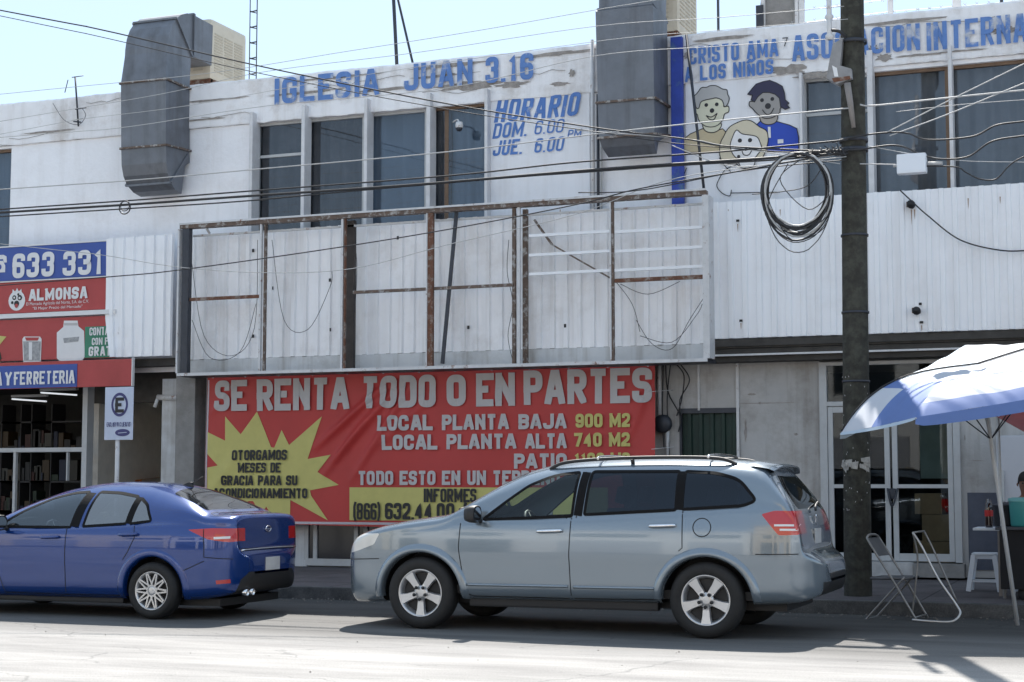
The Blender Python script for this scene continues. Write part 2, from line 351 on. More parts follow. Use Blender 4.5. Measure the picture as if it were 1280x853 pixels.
# ================================================================== SETTING
def ground_mat(name,c1,c2,sc,bump,streak=(1,1,1),joint=None,rough=.9,c3=None,shade_bands=False):
    m=bpy.data.materials.new(name); m.use_nodes=True; n=m.node_tree.nodes; L=m.node_tree.links; b=n['Principled BSDF']; b.inputs['Roughness'].default_value=rough; b.inputs['Specular IOR Level'].default_value=.3
    tc=n.new('ShaderNodeTexCoord'); mp=n.new('ShaderNodeMapping'); mp.inputs['Scale'].default_value=streak; L.new(tc.outputs['Object'],mp.inputs[0])
    t=n.new('ShaderNodeTexNoise'); t.inputs['Scale'].default_value=sc; t.inputs['Detail'].default_value=10; t.inputs['Roughness'].default_value=.65; L.new(mp.outputs[0],t.inputs[0])
    r=n.new('ShaderNodeValToRGB'); r.color_ramp.elements[0].position=.35; r.color_ramp.elements[1].position=.68; r.color_ramp.elements[0].color=(*c1,1); r.color_ramp.elements[1].color=(*c2,1); L.new(t.outputs['Fac'],r.inputs[0]); cur=r.outputs[0]
    f=n.new('ShaderNodeTexNoise'); f.inputs['Scale'].default_value=75; f.inputs['Detail'].default_value=6; f.inputs['Roughness'].default_value=.75; L.new(tc.outputs['Object'],f.inputs[0])
    mr=n.new('ShaderNodeMapRange'); mr.inputs[1].default_value=.3; mr.inputs[2].default_value=.7; mr.inputs[3].default_value=.55; mr.inputs[4].default_value=1.32; L.new(f.outputs['Fac'],mr.inputs[0])
    mx=n.new('ShaderNodeMix'); mx.data_type='RGBA'; mx.blend_type='MULTIPLY'; mx.inputs[0].default_value=1; L.new(cur,mx.inputs[6]); L.new(mr.outputs[0],mx.inputs[7]); cur=mx.outputs[2]
    if c3:   # cracks and sealed seams
        v=n.new('ShaderNodeTexVoronoi'); v.feature='DISTANCE_TO_EDGE'; v.inputs['Scale'].default_value=.55; mm=n.new('ShaderNodeMapping'); mm.inputs['Scale'].default_value=(.5,1.6,1)
        wn=n.new('ShaderNodeTexNoise'); wn.inputs['Scale'].default_value=3; wn.inputs['Detail'].default_value=6; L.new(tc.outputs['Object'],wn.inputs[0])
        ad=n.new('ShaderNodeMix'); ad.data_type='RGBA'; ad.blend_type='ADD'; ad.inputs[0].default_value=.35; L.new(tc.outputs['Object'],ad.inputs[6]); L.new(wn.outputs['Color'],ad.inputs[7]); L.new(ad.outputs[2],mm.inputs[0]); L.new(mm.outputs[0],v.inputs['Vector'])
        q=n.new('ShaderNodeMapRange'); q.inputs[1].default_value=.002; q.inputs[2].default_value=.007; q.inputs[3].default_value=.55; q.inputs[4].default_value=0; L.new(v.outputs['Distance'],q.inputs[0])
        g=n.new('ShaderNodeMix'); g.data_type='RGBA'; L.new(q.outputs[0],g.inputs[0]); L.new(cur,g.inputs[6]); g.inputs[7].default_value=(*c3,1); cur=g.outputs[2]
    if joint:
        bt=n.new('ShaderNodeTexBrick'); bt.offset=0; bt.inputs['Color1'].default_value=(1,1,1,1); bt.inputs['Color2'].default_value=(.88,.88,.88,1); bt.inputs['Mortar'].default_value=(.4,.4,.4,1); bt.inputs['Scale'].default_value=1
        bt.inputs['Mortar Size'].default_value=.012; bt.inputs['Brick Width'].default_value=joint; bt.inputs['Row Height'].default_value=joint; L.new(tc.outputs['Object'],bt.inputs[0])
        m3=n.new('ShaderNodeMix'); m3.data_type='RGBA'; m3.blend_type='MULTIPLY'; m3.inputs[0].default_value=1; L.new(cur,m3.inputs[6]); L.new(bt.outputs[0],m3.inputs[7]); cur=m3.outputs[2]
    if shade_bands:   # car and building shade painted into the road as darker bands toward the kerb
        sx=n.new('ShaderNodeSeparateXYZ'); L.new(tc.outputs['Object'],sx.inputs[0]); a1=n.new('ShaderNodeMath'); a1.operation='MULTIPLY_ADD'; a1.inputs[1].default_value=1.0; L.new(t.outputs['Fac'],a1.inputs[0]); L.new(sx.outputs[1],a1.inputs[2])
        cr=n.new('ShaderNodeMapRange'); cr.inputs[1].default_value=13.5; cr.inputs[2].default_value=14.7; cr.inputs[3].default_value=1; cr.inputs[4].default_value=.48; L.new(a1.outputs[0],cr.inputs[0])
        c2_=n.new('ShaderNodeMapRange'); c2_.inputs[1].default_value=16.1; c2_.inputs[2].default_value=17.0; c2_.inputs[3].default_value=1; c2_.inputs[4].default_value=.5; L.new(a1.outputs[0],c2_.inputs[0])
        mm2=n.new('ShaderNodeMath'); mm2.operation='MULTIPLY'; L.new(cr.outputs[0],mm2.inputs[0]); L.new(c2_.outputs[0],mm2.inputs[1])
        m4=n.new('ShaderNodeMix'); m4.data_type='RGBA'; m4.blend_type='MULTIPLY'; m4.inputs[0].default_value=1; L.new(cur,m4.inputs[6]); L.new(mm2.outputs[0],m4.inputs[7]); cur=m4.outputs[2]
    L.new(cur,b.inputs['Base Color'])
    bp=n.new('ShaderNodeBump'); bp.inputs['Strength'].default_value=bump; bp.inputs['Distance'].default_value=.01; L.new(f.outputs['Fac'],bp.inputs['Height']); L.new(bp.outputs[0],b.inputs['Normal']); return m
MROAD=ground_mat('dusty_asphalt',(.215,.21,.205),(.36,.352,.34),1.1,.5,(.35,1.8,1),c3=(.13,.13,.13),shade_bands=True)
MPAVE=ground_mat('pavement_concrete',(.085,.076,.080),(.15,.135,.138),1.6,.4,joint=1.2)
MKERB=ground_mat('kerb_concrete',(.06,.06,.062),(.13,.128,.125),4,.5)
MDIRT=ground_mat('dry_ground',(.22,.19,.15),(.34,.30,.25),.4,.5)
def sheet(name,x0,x1,y0,y1,z0,z1,m,nx=1):
    mb=MB().use(m); mb.grid([[(x0+(x1-x0)*i/nx,y0,z0),(x0+(x1-x0)*i/nx,y1,z1)] for i in range(nx+1)],smooth=False)
    o=mb.build(name,kind='structure'); 
    if o.data.polygons[0].normal.z<0: o.data.flip_normals()
    return o
KY=18.25
sheet('ground',-900,900,-900,900,-.02,-.02,MDIRT)
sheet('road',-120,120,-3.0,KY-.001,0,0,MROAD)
mb=MB().use(MKERB).box(-120,120,KY,KY+.16,-.01,.15,bev=.015); mb.build('kerb',kind='structure')
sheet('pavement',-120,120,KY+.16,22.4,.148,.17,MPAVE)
m_=MB().use(mat('grit_stone',(.22,.20,.18),.9,var=.4,vs=30)); r_=random.Random(11)
for k in range(760):
    if k<680: x,y=-16+r_.random()*18,KY-.02-abs(r_.gauss(0,.28))
    else: x,y=-14+r_.random()*15,11+r_.random()*6.5
    q=(.006+.012*r_.random()**2)*(1 if k<680 else .6); v=[m_.bm.verts.new((x+q*a*(.7+.6*r_.random()),y+q*b*(.7+.6*r_.random()),max(0.0005,q*.8*c+q*.4))) for a,b,c in((1,0,0),(0,1,0),(-1,0,0),(0,-1,0),(0,0,1),(0,0,-.5))]
    for t_ in((0,1,4),(1,2,4),(2,3,4),(3,0,4),(1,0,5),(2,1,5),(3,2,5),(0,3,5)): m_.bm.faces.new([v[i] for i in t_])
m_.build('gravel',None,'loose grit and small stones scattered along the gutter and road','grit',kind='stuff')
def floorz(y): return .148+(y-KY-.16)/(22.4-KY-.16)*.022
# far side of the street: kerb and pavement (seen only as reflections)
mb=MB().use(MKERB).box(-120,120,-3.16,-3.0,-.01,.15,bev=.015); mb.build('kerb',kind='structure')
sheet('pavement',-120,120,-7,-3.16,.148,.16,MPAVE)
for i,(xa,xb,hh,cc,nm_) in enumerate([(-60,-22,7.5,(.70,.62,.48),'cream'),(-21.6,-6,6.2,(.80,.79,.76),'white'),(-5.6,12,8.0,(.62,.50,.36),'ochre'),(12.4,45,6.8,(.78,.76,.72),'pale grey')]):
    t=thing('street_building','%s flat roofed shop building across the street behind the viewer'%nm_,'building',((xa+xb)/2,-7.2,.16)); mm=mat('render_'+nm_.replace(' ','_'),cc,.9,var=.1,vs=2,streak=.3)
    MB().use(mm).box(xa,xb,-16,-7.2,.1,hh).build('wall',t); MB().use(mm).box(xa-.05,xb+.05,-16,-7.1,hh+.003,hh+.25).build('parapet',t); x=xa+1.2
    while x<xb-2.6:
        MB().use(mat('window_dark',(.03,.04,.05),.1)).box(x,x+1.9,-7.19,-7.14,4.3,5.5).build('window',t)
        MB().use([mat('window_dark',(.03,.04,.05),.1),mat('roller_shutter',(.35,.36,.38),.5)][int(x)%2]).box(x-.2,x+2.3,-7.19,-7.13,.2,2.9).build('shop_front',t); x+=3.7
# ================================================================== BUILDING
YW=22.3; YC=22.0
B=thing('commercial_building','long two-storey white commercial building with painted parapet, upper windows and corrugated fascia','building',(-8,YW,.2))
def walls(mb,x0,x1,z0,z1,Y,holes,depth):   # front sheet with rectangular openings and reveals
    xs=sorted({x0,x1}|{h[0] for h in holes}|{h[1] for h in holes}); zs=sorted({z0,z1}|{h[2] for h in holes}|{h[3] for h in holes})
    xs=[x for x in xs if x0<=x<=x1]; zs=[z for z in zs if z0<=z<=z1]
    for a,b in zip(xs,xs[1:]):
        for c,d in zip(zs,zs[1:]):
            mx,mz=(a+b)/2,(c+d)/2
            if any(h[0]<mx<h[1] and h[2]<mz<h[3] for h in holes): continue
            mb.face([(a,Y,c),(b,Y,c),(b,Y,d),(a,Y,d)])
    for a,b,c,d in holes:
        for q in(((a,c),(b,c)),((b,c),(b,d)),((b,d),(a,d)),((a,d),(a,c))):
            (p,r),(s_,t)=q; mb.face([(p,Y,r),(s_,Y,t),(s_,Y+depth,t),(p,Y+depth,r)])
def px(x,y,Y): return at(x,y,Y).x
zWB=at(318,155,YW).z
zW=[ (px(-60,240,YW),px(13,240,YW),5.0,at(8,186,YW).z),(px(318,200,YW),px(608,200,YW),4.9,(zWB+at(606,127,YW).z)/2),
     (px(1003,160,YW),px(1430,160,YW),4.9,at(1092,90,YW).z)]
PZ=at(153,170,YW).z; TOP=7.81
mb=MB().use(WHITE); walls(mb,-30,6,3.2,PZ,YW,zW,.16); mb.build('upper_wall',B,fixn=False)
mb=MB().use(WHITE); mb.box(-30,6,34,34.2,.2,TOP).box(-30.2,-30,YW,34.2,.2,TOP).box(6,6.2,YW,34.2,.2,TOP); mb.build('rear_wall',B)
mb=MB().use(CONC).box(-30,6,YW+.2,34,7.1,7.35); mb.build('roof_slab',B)
mb=MB().use(CONC).box(-30,6,YW+.2,34,3.3,3.5); mb.build('floor_slab',B)
# parapet with an uneven top and a chipped lower edge
mb=MB().use(PARA); rows=[]; N=420
def jag(x,s): return .006*math.sin(x*3.1*s)+.004*math.sin(x*13.3*s+1)+.004*math.sin(x*41*s)
for i in range(N+1):
    x=-30+36*i/N; t=TOP+jag(x,1)*.8; b=PZ+jag(x,1.3)*.5+(R.random()-.5)*.012; f=YW-.05
    rows.append([(x,YW+.001,b),(x,f+.004,b+.004),(x,f,b+.03),(x,f,t-.03),(x,f+.02,t),(x,YW+.2,t+.005),(x,YW+.2,7.3)])
mb.grid(rows,smooth=False); par=mb.build('parapet',B)
def blob(mb,cx,cz,wx,wz,Y,n=22,seed=0):
    r=random.Random(seed); pts=[]
    for k in range(n):
        a=2*math.pi*k/n; q=.55+.6*r.random(); pts.append((cx+wx*q*math.cos(a),Y,cz+wz*q*math.sin(a)))
    mb.poly(pts)
for i,(x,y,ww,hh) in enumerate([(585,107,.55,.07),(640,106,.3,.05),(550,95,.6,.02),(480,112,.5,.03),(700,150*.7,.2,.03),(985,88,.28,.08),(1022,94,.35,.05),(1105,72,.14,.06),(1150,69,.4,.02),(1200,64,.4,.015),(1256,38,.22,.05),(380,116,.8,.02),(270,125,.7,.02),(250,150,.5,.02),(60,165,.6,.02),(420,97,.9,.02),(560,82,.8,.03),(690,68,.7,.03),(905,48,.5,.03),(1120,28,.7,.03),(715,92,.05,.06),(860,70,.08,.06),(1092,62,.07,.07)]):
    p=at(x,y,YW-.055); mb=MB().use(CHIP); blob(mb,p.x,p.z,ww,hh,YW-.056-.0005*i,seed=i); mb.build('exposed_mortar_patch',par,fixn=False)
for k in range(16):   # hairline cracks
    mb=MB().use(CHIP)
    x=-19+k*1.25+R.random(); z=PZ+.1+R.random()*.5; pts=[(x,z)]
    for q in range(9): x+=.1; z+=(R.random()-.5)*.06; pts.append((x,z))
    for (a,b),(c,d) in zip(pts,pts[1:]): mb.face([(a,YW-.067-k*.0004,b-.004),(c,YW-.067-k*.0004,d-.004),(c,YW-.067-k*.0004,d+.005),(a,YW-.067-k*.0004,b+.005)])
    mb.build('hairline_crack',par,fixn=False)
YT=YW-.077
for s_,a_,b_,c_,d_ in(('IGLESIA',343,474,92,125),('JUAN',505,591,77,110),('3.16',607,667,69,102)): tx(par,s_,a_,b_,c_,d_,YT,BLUEP,.195,name='wall_lettering')
tx(par,'ASOCIACION',990,1150,37,70,YT,BLUEP,.185,name='wall_lettering'); tx(par,'INTERNACIONAL',1158,1398,17,53,YT,BLUEP,.185,name='wall_lettering')
tx(par,'CRISTO AMA',861,973,54,76,YT,BLUEP2,.18,name='wall_lettering'); tx(par,'7',978,985,47,58,YT,BLKL,.12,name='wall_lettering')
tx(par,'A LOS NIÑOS',856,967,79,98,YT,BLUEP2,.18,name='wall_lettering')
# painted boards in the upper wall
a=XZ(612,190,YW); b=XZ(738,190,YW); zt=at(675,122,YW).z
bd=MB().use(mat('clean_white_board',(.82,.83,.87),.6,var=.06,vs=2,dirt=.15,streak=.2)).box(a[0],b[0],YW-.03,YW+.02,4.9,zt).build('notice_board',B)
YT2=YW-.034
for s_,a_,b_,c_,d_,w_ in(('HORARIO',620,725,120,149,.19),('DOM.',617,660,153,172,.17),('6.00',669,705,150,167,.12),('JUE.',617,654,175,194,.17),('6.00',669,705,172,190,.15),('PM',710,727,162,172,.16)): tx(bd,s_,a_,b_,c_,d_,YT2,BLUEP2,w_,.2,name='painted_lettering')
# mural of three children
a=px(858,170,YW); b=px(1000,170,YW); zt=at(930,97,YW).z
bd=MB().use(MATS['clean_white_board']).box(a,b,YW-.03,YW+.02,4.95,zt).build('mural_board',B)
mu=MB(); LY=[YW-.032]
def mp(x,y): return at(840+x/4.739,80+y/4.739,YW-.03)
OUT=mat('mural_black_outline',(.03,.03,.035),.7)
def shp(pts,c,name,out=True,sm=True):
    m=mat(name,c,.8,var=.12,vs=3); q=[mp(*p) for p in pts]
    if sm: q=crom(q,4,closed=True)
    LY[0]-=.0012; Y=LY[0]; mu.use(m).poly([(p.x,Y,p.z) for p in q])
    if out: line([(x,y) for x,y in pts],True,sm)
def line(pts,closed=False,sm=True,wd=.013):
    q=[mp(*p) for p in pts]
    if sm: q=crom(q,4,closed=closed)
    LY[0]-=.0006; Y=LY[0]; mu.use(OUT); n=len(q)
    for i in range(n if closed else n-1):
        A=q[i];Bq=q[(i+1)%n]; d=Vector((Bq.x-A.x,0,Bq.z-A.z))
        if d.length<1e-5: continue
        d.normalize(); nn=Vector((-d.z,0,d.x))*wd*.5; e=d*wd*.3
        mu.face([Vector((A.x,Y,A.z))-nn-e,Vector((Bq.x,Y,Bq.z))-nn+e,Vector((Bq.x,Y,Bq.z))+nn+e,Vector((A.x,Y,A.z))+nn-e])
def dot(x,y,r): 
    LY[0]-=.0006; c=mp(x,y); rr=r*.00305; mu.use(OUT).poly([(c.x+rr*math.cos(k*.524),LY[0],c.z+rr*math.sin(k*.524)) for k in range(12)])
shp([(65,525),(65,450),(110,415),(180,385),(240,402),(300,385),(325,410),(300,470),(290,525)],(.60,.51,.34),'mural_tan_shirt',sm=False)
shp([(188,350),(288,350),(280,390),(240,408),(195,395)],(.72,.71,.56),'mural_cream_skin')
shp([(150,200),(200,185),(265,190),(305,225),(308,255),(335,252),(336,285),(312,298),(300,335),(270,365),(230,375),(190,365),(160,335),(150,300),(135,290),(132,258),(150,252)],(.72,.71,.56),'mural_cream_skin')
shp([(150,175),(175,143),(205,140),(230,130),(265,132),(300,150),(325,155),(330,180),(340,205),(330,240),(312,255),(298,218),(265,203),(235,208),(200,215),(172,228),(160,262),(145,262),(138,230),(132,195)],(.48,.48,.48),'mural_grey_hair')
for a_ in((204,245,9),(266,241,9),(238,278,11)): dot(*a_)
line([(205,308),(225,330),(250,330),(268,295)]); line([(205,308),(235,316),(268,295)])
shp([(565,520),(565,420),(500,365),(525,340),(570,362),(622,343),(700,365),(740,385),(752,440),(752,520)],(.04,.09,.50),'mural_blue_shirt',sm=False)
shp([(528,300),(620,300),(618,345),(572,362),(530,345)],(.42,.38,.34),'mural_neck')
shp([(500,190),(540,165),(615,170),(640,205),(655,225),(660,250),(643,265),(638,292),(600,318),(560,325),(530,315),(498,290),(480,268),(460,250),(462,225),(485,222)],(.36,.345,.335),'mural_dark_skin')
shp([(450,182),(475,150),(500,122),(540,108),(580,100),(620,115),(655,135),(668,175),(672,215),(695,235),(682,245),(698,262),(672,272),(645,255),(638,205),(612,182),(580,172),(540,172),(512,195),(490,228),(470,215),(478,188)],(.045,.045,.09),'mural_black_hair',sm=False)
for a_ in((535,217,9),(596,210,9),(570,252,14)): dot(*a_)
line([(538,275),(560,300),(585,298),(605,265)])
shp([(570,375),(586,375),(588,440),(572,440)],(.75,.75,.78),'mural_white',False,False); shp([(628,450),(662,448),(662,472),(628,474)],(.75,.75,.78),'mural_white',False,False)
shp([(290,560),(288,480),(310,430),(340,380),(390,350),(440,335),(480,345),(520,375),(562,400),(572,450),(562,500),(545,545),(520,560),(340,592)],(.66,.60,.46),'mural_blonde_hair')
shp([(405,560),(485,560),(487,605),(440,622),(405,605)],(.84,.83,.84),'mural_white2')
shp([(385,395),(420,418),(500,432),(525,470),(532,505),(510,540),(480,570),(440,580),(400,570),(365,540),(348,490),(360,440)],(.84,.83,.84),'mural_white2')
for a_ in((405,457,10),(465,455,10),(440,508,8),(398,552,8)): dot(*a_)
line([(418,520),(430,542),(460,540),(480,505)])
line([(385,600),(320,630),(280,690),(270,730),(300,768),(345,785),(355,750)]); line([(350,768),(640,762)],sm=False); line([(385,595),(430,625),(505,605)]); line([(285,560),(310,600),(350,640)])
line([(75,660),(90,620)],sm=False)
mu.build('mural_painting',bd,fixn=False)
# upper windows: frames, panes, white fins
def win(x0,x1,z0,z1,panes,Y=YW+.10,fr=.045,fm=None,mull=(),trans=()):
    fm=fm or ALU; m=MB().use(fm)
    m.box(x0,x1,Y-.03,Y+.03,z1-fr,z1).box(x0,x1,Y-.03,Y+.03,z0,z0+fr).box(x0,x0+fr,Y-.03,Y+.03,z0+fr,z1-fr).box(x1-fr,x1,Y-.03,Y+.03,z0+fr,z1-fr)
    for q in mull: m.box(q-fr/2,q+fr/2,Y-.028,Y+.028,z0+fr,z1-fr)
    for (a,b,z) in trans: m.box(a+.001,b-.001,Y-.027,Y+.025,z-fr/2,z+fr/2)
    o=m.build('window',B)
    for (a,b,pm) in panes:
        if pm is BROWNF: MB().use(pm).box(a,b,Y-.006,Y+.006,z0+fr,z1-fr).build('glazing_bar',o); continue
        g=MB().use(GWIN); tl=.012*math.sin(a*37); g.face([(a,Y+tl*.3,z0+fr),(b,Y-tl*.3,z0+fr),(b,Y-tl,z1-fr),(a,Y+tl,z1-fr)]); p=g.build('pane',o,fixn=False)
        rr=random.Random(int(a*100)); rows=[]; x=a-.02; ph=rr.random()*6
        while x<b+.05:
            d=.030*math.sin(x*(24+6*math.sin(ph))+ph)+.018*math.sin(x*13+2*ph)+.006*rr.random(); rows.append([(x,Y+.16+d*(1.15-.3*k/8)+.02*math.sin(k*1.3+x*9),z0+(z1-z0)*k/8) for k in range(9)]); x+=.022
        MB().use(pm).grid(rows).build('curtain',o)
    return o
wA=zW[0]; win(*wA,[(wA[0]+.04,wA[1]-.04,WINB)],fm=BROWNF)
wB=zW[1]; xs=[px(v,210,YW+.1) for v in(320,381,457,535,608)]
win(wB[0],xs[1],wB[2],wB[3],[(wB[0]+.04,xs[1]-.04,WIND)],fm=ALU,trans=[(wB[0],xs[1],at(350,195,YW+.1).z)])
win(xs[1]+.002,xs[2],wB[2],wB[3],[(xs[1]+.05,xs[2]-.04,WIND)],fm=ALU)
win(xs[2]+.002,xs[3],wB[2],wB[3],[(xs[2]+.05,xs[3]-.04,WINB)],fm=ALU)
win(xs[3]+.002,wB[1],wB[2],wB[3],[(xs[3]+.05,xs[3]+.27,WIND),(xs[3]+.275,xs[3]+.34,BROWNF),(xs[3]+.345,wB[1]-.04,WINB)],fm=BROWNF)
wC=zW[2]; xs2=[px(v,160,YW+.1) for v in(1003,1089,1187,1290,1400)]
win(wC[0],xs2[1],wC[2],wC[3],[(wC[0]+.04,xs2[1]-.04,WING)],trans=[(wC[0],xs2[1],at(1030,143,YW+.1).z)])
win(xs2[1]+.002,xs2[2],wC[2],wC[3],[(xs2[1]+.05,xs2[2]-.04,WING)],fm=BROWNF)
win(xs2[2]+.002,xs2[3],wC[2],wC[3],[(xs2[2]+.05,xs2[3]-.04,WING)],fm=BROWNF)
win(xs2[3]+.002,wC[1],wC[2],wC[3],[(xs2[3]+.05,wC[1]-.04,WING)],fm=BROWNF)
FIN=mat('white_fin_paint',(.70,.70,.72),.6,var=.12,vs=6,dirt=.3)
for x,yt,wd in((316,141,.06),(381,132,.06),(459,124,.055),(537,117,.065),(609,112,.05),(1001,92,.04),(1087,64,.075),(1187,57,.05),(1288,50,.05)):
    p=at(x,yt,YW-.12); MB().use(FIN).box(p.x-wd/2,p.x+wd/2,YW-.17,YW+.06,4.9,p.z,bev=.008).build('wall_fin',B)
# conduits and pipe on the upper wall
for x,yt,yb,r_,m_,n_ in((740,50,262,.03,WST,'conduit'),(747,118,262,.022,DKST,'conduit'),(751,118,262,.015,WIREG,'conduit'),(846,47,262,.0,COBALT,'painted_pier')):
    p=at(x,yt,YW-.1); q=MB().use(m_)
    if r_: q.tube([(p.x,YW-.09,4.9),(p.x,YW-.09,p.z)],r_,8)
    else: q.box(p.x-.085,p.x+.085,YW-.14,YW-.056,4.9,p.z,bev=.01)
    q.build(n_,B)
# corrugated fascia
def corr(mb,x0,x1,z0,z1,Y,pitch=.2,dep=.028,jit=0,lean=0):
    xs_=[]; x=x0; r=random.Random(int(abs(x0)*10))
    while x<x1:
        for dx,dy in((0,0),(.09,0),(.105,-1),(.165,-1),(.18,0)): 
            if x+dx*pitch/.2<x1: xs_.append((x+dx*pitch/.2,dy))
        x+=pitch
    xs_.append((x1,0)); rows=[]
    for i in range(7):
        z=z0+(z1-z0)*i/6; rows.append([(a,Y+d*dep*1.7+jit*math.sin(a*3.3+z*2)*.012+.007*(int((a-x0)/.95)%2)+.006*math.sin(a*7.7+z*3.1),z) for a,d in xs_])
    mb.grid(rows,smooth=False)
zc0=at(890,424,YC).z; zc1=at(890,254,YC).z
mb=MB().use(CLAD); corr(mb,px(884,340,YC),px(1086,340,YC)-.005,zc0,zc1,YC,.2,.022,1); mb.build('corrugated_cladding',B)
mb=MB().use(CLAD); corr(mb,px(1086,340,YC),6,zc0,at(1160,237,YC).z,YC-.015,.17,.018,1); mb.build('corrugated_cladding',B)
mb=MB().use(CLAD2); corr(mb,px(232,350,YC),px(884,340,YC)-.01,at(560,440,YC).z,at(560,274,YC).z,YC,.2,.024,1); mb.build('corrugated_cladding',B)
mb=MB().use(PLAINP).box(px(232,450,YC),px(884,440,YC)-.01,YC-.03,YC+.03,3.12,at(560,440,YC).z-.004,bev=.006); mb.build('fascia_board',B)
# short cladding piece at the left, one bottom corner peeled back
mb=MB().use(CLAD); xa=px(139,380,YC); xb=px(223,380,YC); z0=at(180,447,YC).z; z1=at(180,298,YC).z
corr(mb,xa,xb,z0,z1,YC-.16,.19,.025,.4); o=mb.build('corrugated_cladding',B)
for v in o.data.vertices:
    c=v.co+Vector(B.location); k=max(0,(xa+.35-c.x)/.35)*max(0,(z0+.6-c.z)/.6); v.co.x+=.18*k; v.co.y-=.10*k; v.co.z+=.10*k*0
# soffit and beams
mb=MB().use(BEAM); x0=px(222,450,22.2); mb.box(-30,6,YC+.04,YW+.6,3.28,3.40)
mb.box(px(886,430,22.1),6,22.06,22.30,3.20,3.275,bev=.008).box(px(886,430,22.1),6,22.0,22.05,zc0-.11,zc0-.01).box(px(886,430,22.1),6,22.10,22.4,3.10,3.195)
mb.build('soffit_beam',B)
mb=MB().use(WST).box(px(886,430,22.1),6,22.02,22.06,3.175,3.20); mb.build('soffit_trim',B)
# ground floor wall right of the banner
YG=22.42
xd0=px(1026,600,YG); xd1=px(1201,600,YG); zd1=3.1; xg0=px(850,560,YG); xg1=px(925,560,YG); zg1=at(890,513,YG).z; zdb=at(1110,702,YG).z
xp0=px(243,540,YG)
mb=MB().use(GWALL); walls(mb,px(815,560,YG),xd1+1.9,.2,3.12,YG,[(xg0,xg1,.2,zg1),(xd0,xd1,.2,zd1)],.3); mb.build('ground_floor_wall',B,fixn=False)
mb=MB().use(GWALL); mb.box(xd1+2.5,6,YG,YG+.2,.2,3.12).box(xd1+1.9,xd1+2.5,YG+.9,YG+1,.2,3.12); mb.build('ground_floor_wall',B)
p=at(923,560,YG-.01); mb=MB().use(WST).box(p.x-.02,p.x+.02,YG-.03,YG-.001,.25,3.1); mb.build('wall_seam_strip',B)
p=at(874,480,YG-.01); mb=MB().use(WST).box(p.x-.02,p.x+.01,YG-.03,YG-.001,zg1,3.1); mb.build('wall_seam_strip',B)
mb=MB().use(LWALL).box(xd1+.08,xd1+1.9,YG-.012,YG-.002,.3,at(1220,616,YG).z); mb.build('dado_band',B)
for i,(x,y,ww,hh) in enumerate([(1221,576,.09,.008),(960,504,.5,.006),(1206,548,.01,.05),(932,540,.02,.18),(995,543,.03,.02),(950,504,.02,.02),(890,512,.4,.02),(940,493,.07,.015)]):
    p=at(x,y,YG-.004); mb=MB().use(CHIP); blob(mb,p.x,p.z,ww,hh,YG-.004-.0004*i,seed=i+50); mb.build('wall_stain',B,fixn=False)
# green sheet gate
g=MB().use(GGATE); corr(g,xg0+.03,xg1-.03,.25,zg1-.03,YG+.05,.16,.02); go=g.build('gate',B)
MB().use(DKST).box(xg0,xg1,YG-.02,YG+.04,zg1-.04,zg1+.03).box(xg0,xg0+.03,YG-.02,YG+.04,.25,zg1-.04).box(xg1-.03,xg1,YG-.02,YG+.04,.25,zg1-.04).build('gate_frame',go)
# glazed entrance
D=MB().use(ALU); Yd=YG-.02
def fr(x,w_=.07): q=px(x,600,Yd); D.box(q-w_/2,q+w_/2,Yd-.04,Yd+.06,zdb,3.08)
for x,w_ in((1031,.10),(1197,.09)): fr(x,w_)
zt=at(1110,504,Yd).z; zt2=at(1110,512,Yd).z; zm=at(1110,608,Yd).z
D.box(xd0+.1,xd1-.09,Yd-.035,Yd+.055,zt-.03,zt+.03).box(xd0+.1,xd1-.09,Yd-.035,Yd+.055,3.03,3.08)
dr=D.build('entrance_frame',B)
for a,b in((1036,1113),(1116,1192)):
    xa,xb=px(a,600,Yd),px(b,600,Yd); q=MB().use(ALU)
    for s,t in((xa,xa+.07),(xb-.07,xb)): q.box(s,t,Yd-.02,Yd+.03,zdb+.01,zt-.04,bev=.006)
    q.box(xa+.07,xb-.07,Yd-.018,Yd+.028,zt-.12,zt-.04).box(xa+.07,xb-.07,Yd-.018,Yd+.028,zm-.025,zm+.025).box(xa+.07,xb-.07,Yd-.018,Yd+.028,zdb+.01,zdb+.11)
    dd=q.build('door',dr)
MB().use(GSHOP).face([(px(1036,600,Yd)+.07,Yd,zdb+.1),(px(1192,600,Yd)-.07,Yd,zdb+.1),(px(1192,600,Yd)-.07,Yd,zt-.1),(px(1036,600,Yd)+.07,Yd,zt-.1)])
g=MB().use(GSHOP); g.face([(xd0+.1,Yd+.01,zdb+.1),(xd1-.09,Yd+.01,zdb+.1),(xd1-.09,Yd+.01,3.05),(xd0+.1,Yd+.01,3.05)]); g.build('door_glass',dr,fixn=False)
hp=at(1115,622,Yd-.08); q=MB().use(DKST); q.box(hp.x-.045,hp.x+.045,Yd-.07,Yd-.03,hp.z-.02,hp.z+.12,bev=.008); q.tube(crom([(hp.x-.06,Yd-.06,hp.z+.12),(hp.x-.03,Yd-.10,hp.z-.02),(hp.x+.0,Yd-.10,hp.z-.12),(hp.x+.04,Yd-.10,hp.z-.03),(hp.x+.07,Yd-.05,hp.z+.12)],4),.014,6); q.build('door_lock',dr)
MB().use(mat('threshold_paint',(.55,.55,.55),.7,var=.3,dirt=.5)).box(px(1040,700,22.2)-.1,px(1140,700,22.2),22.25,YG+.3,.2,zdb).build('threshold',dr)
MB().use(CONC).box(px(1140,700,22.2)+.002,px(1205,700,22.2),22.22,YG+.3,.2,zdb-.015).build('threshold',dr)
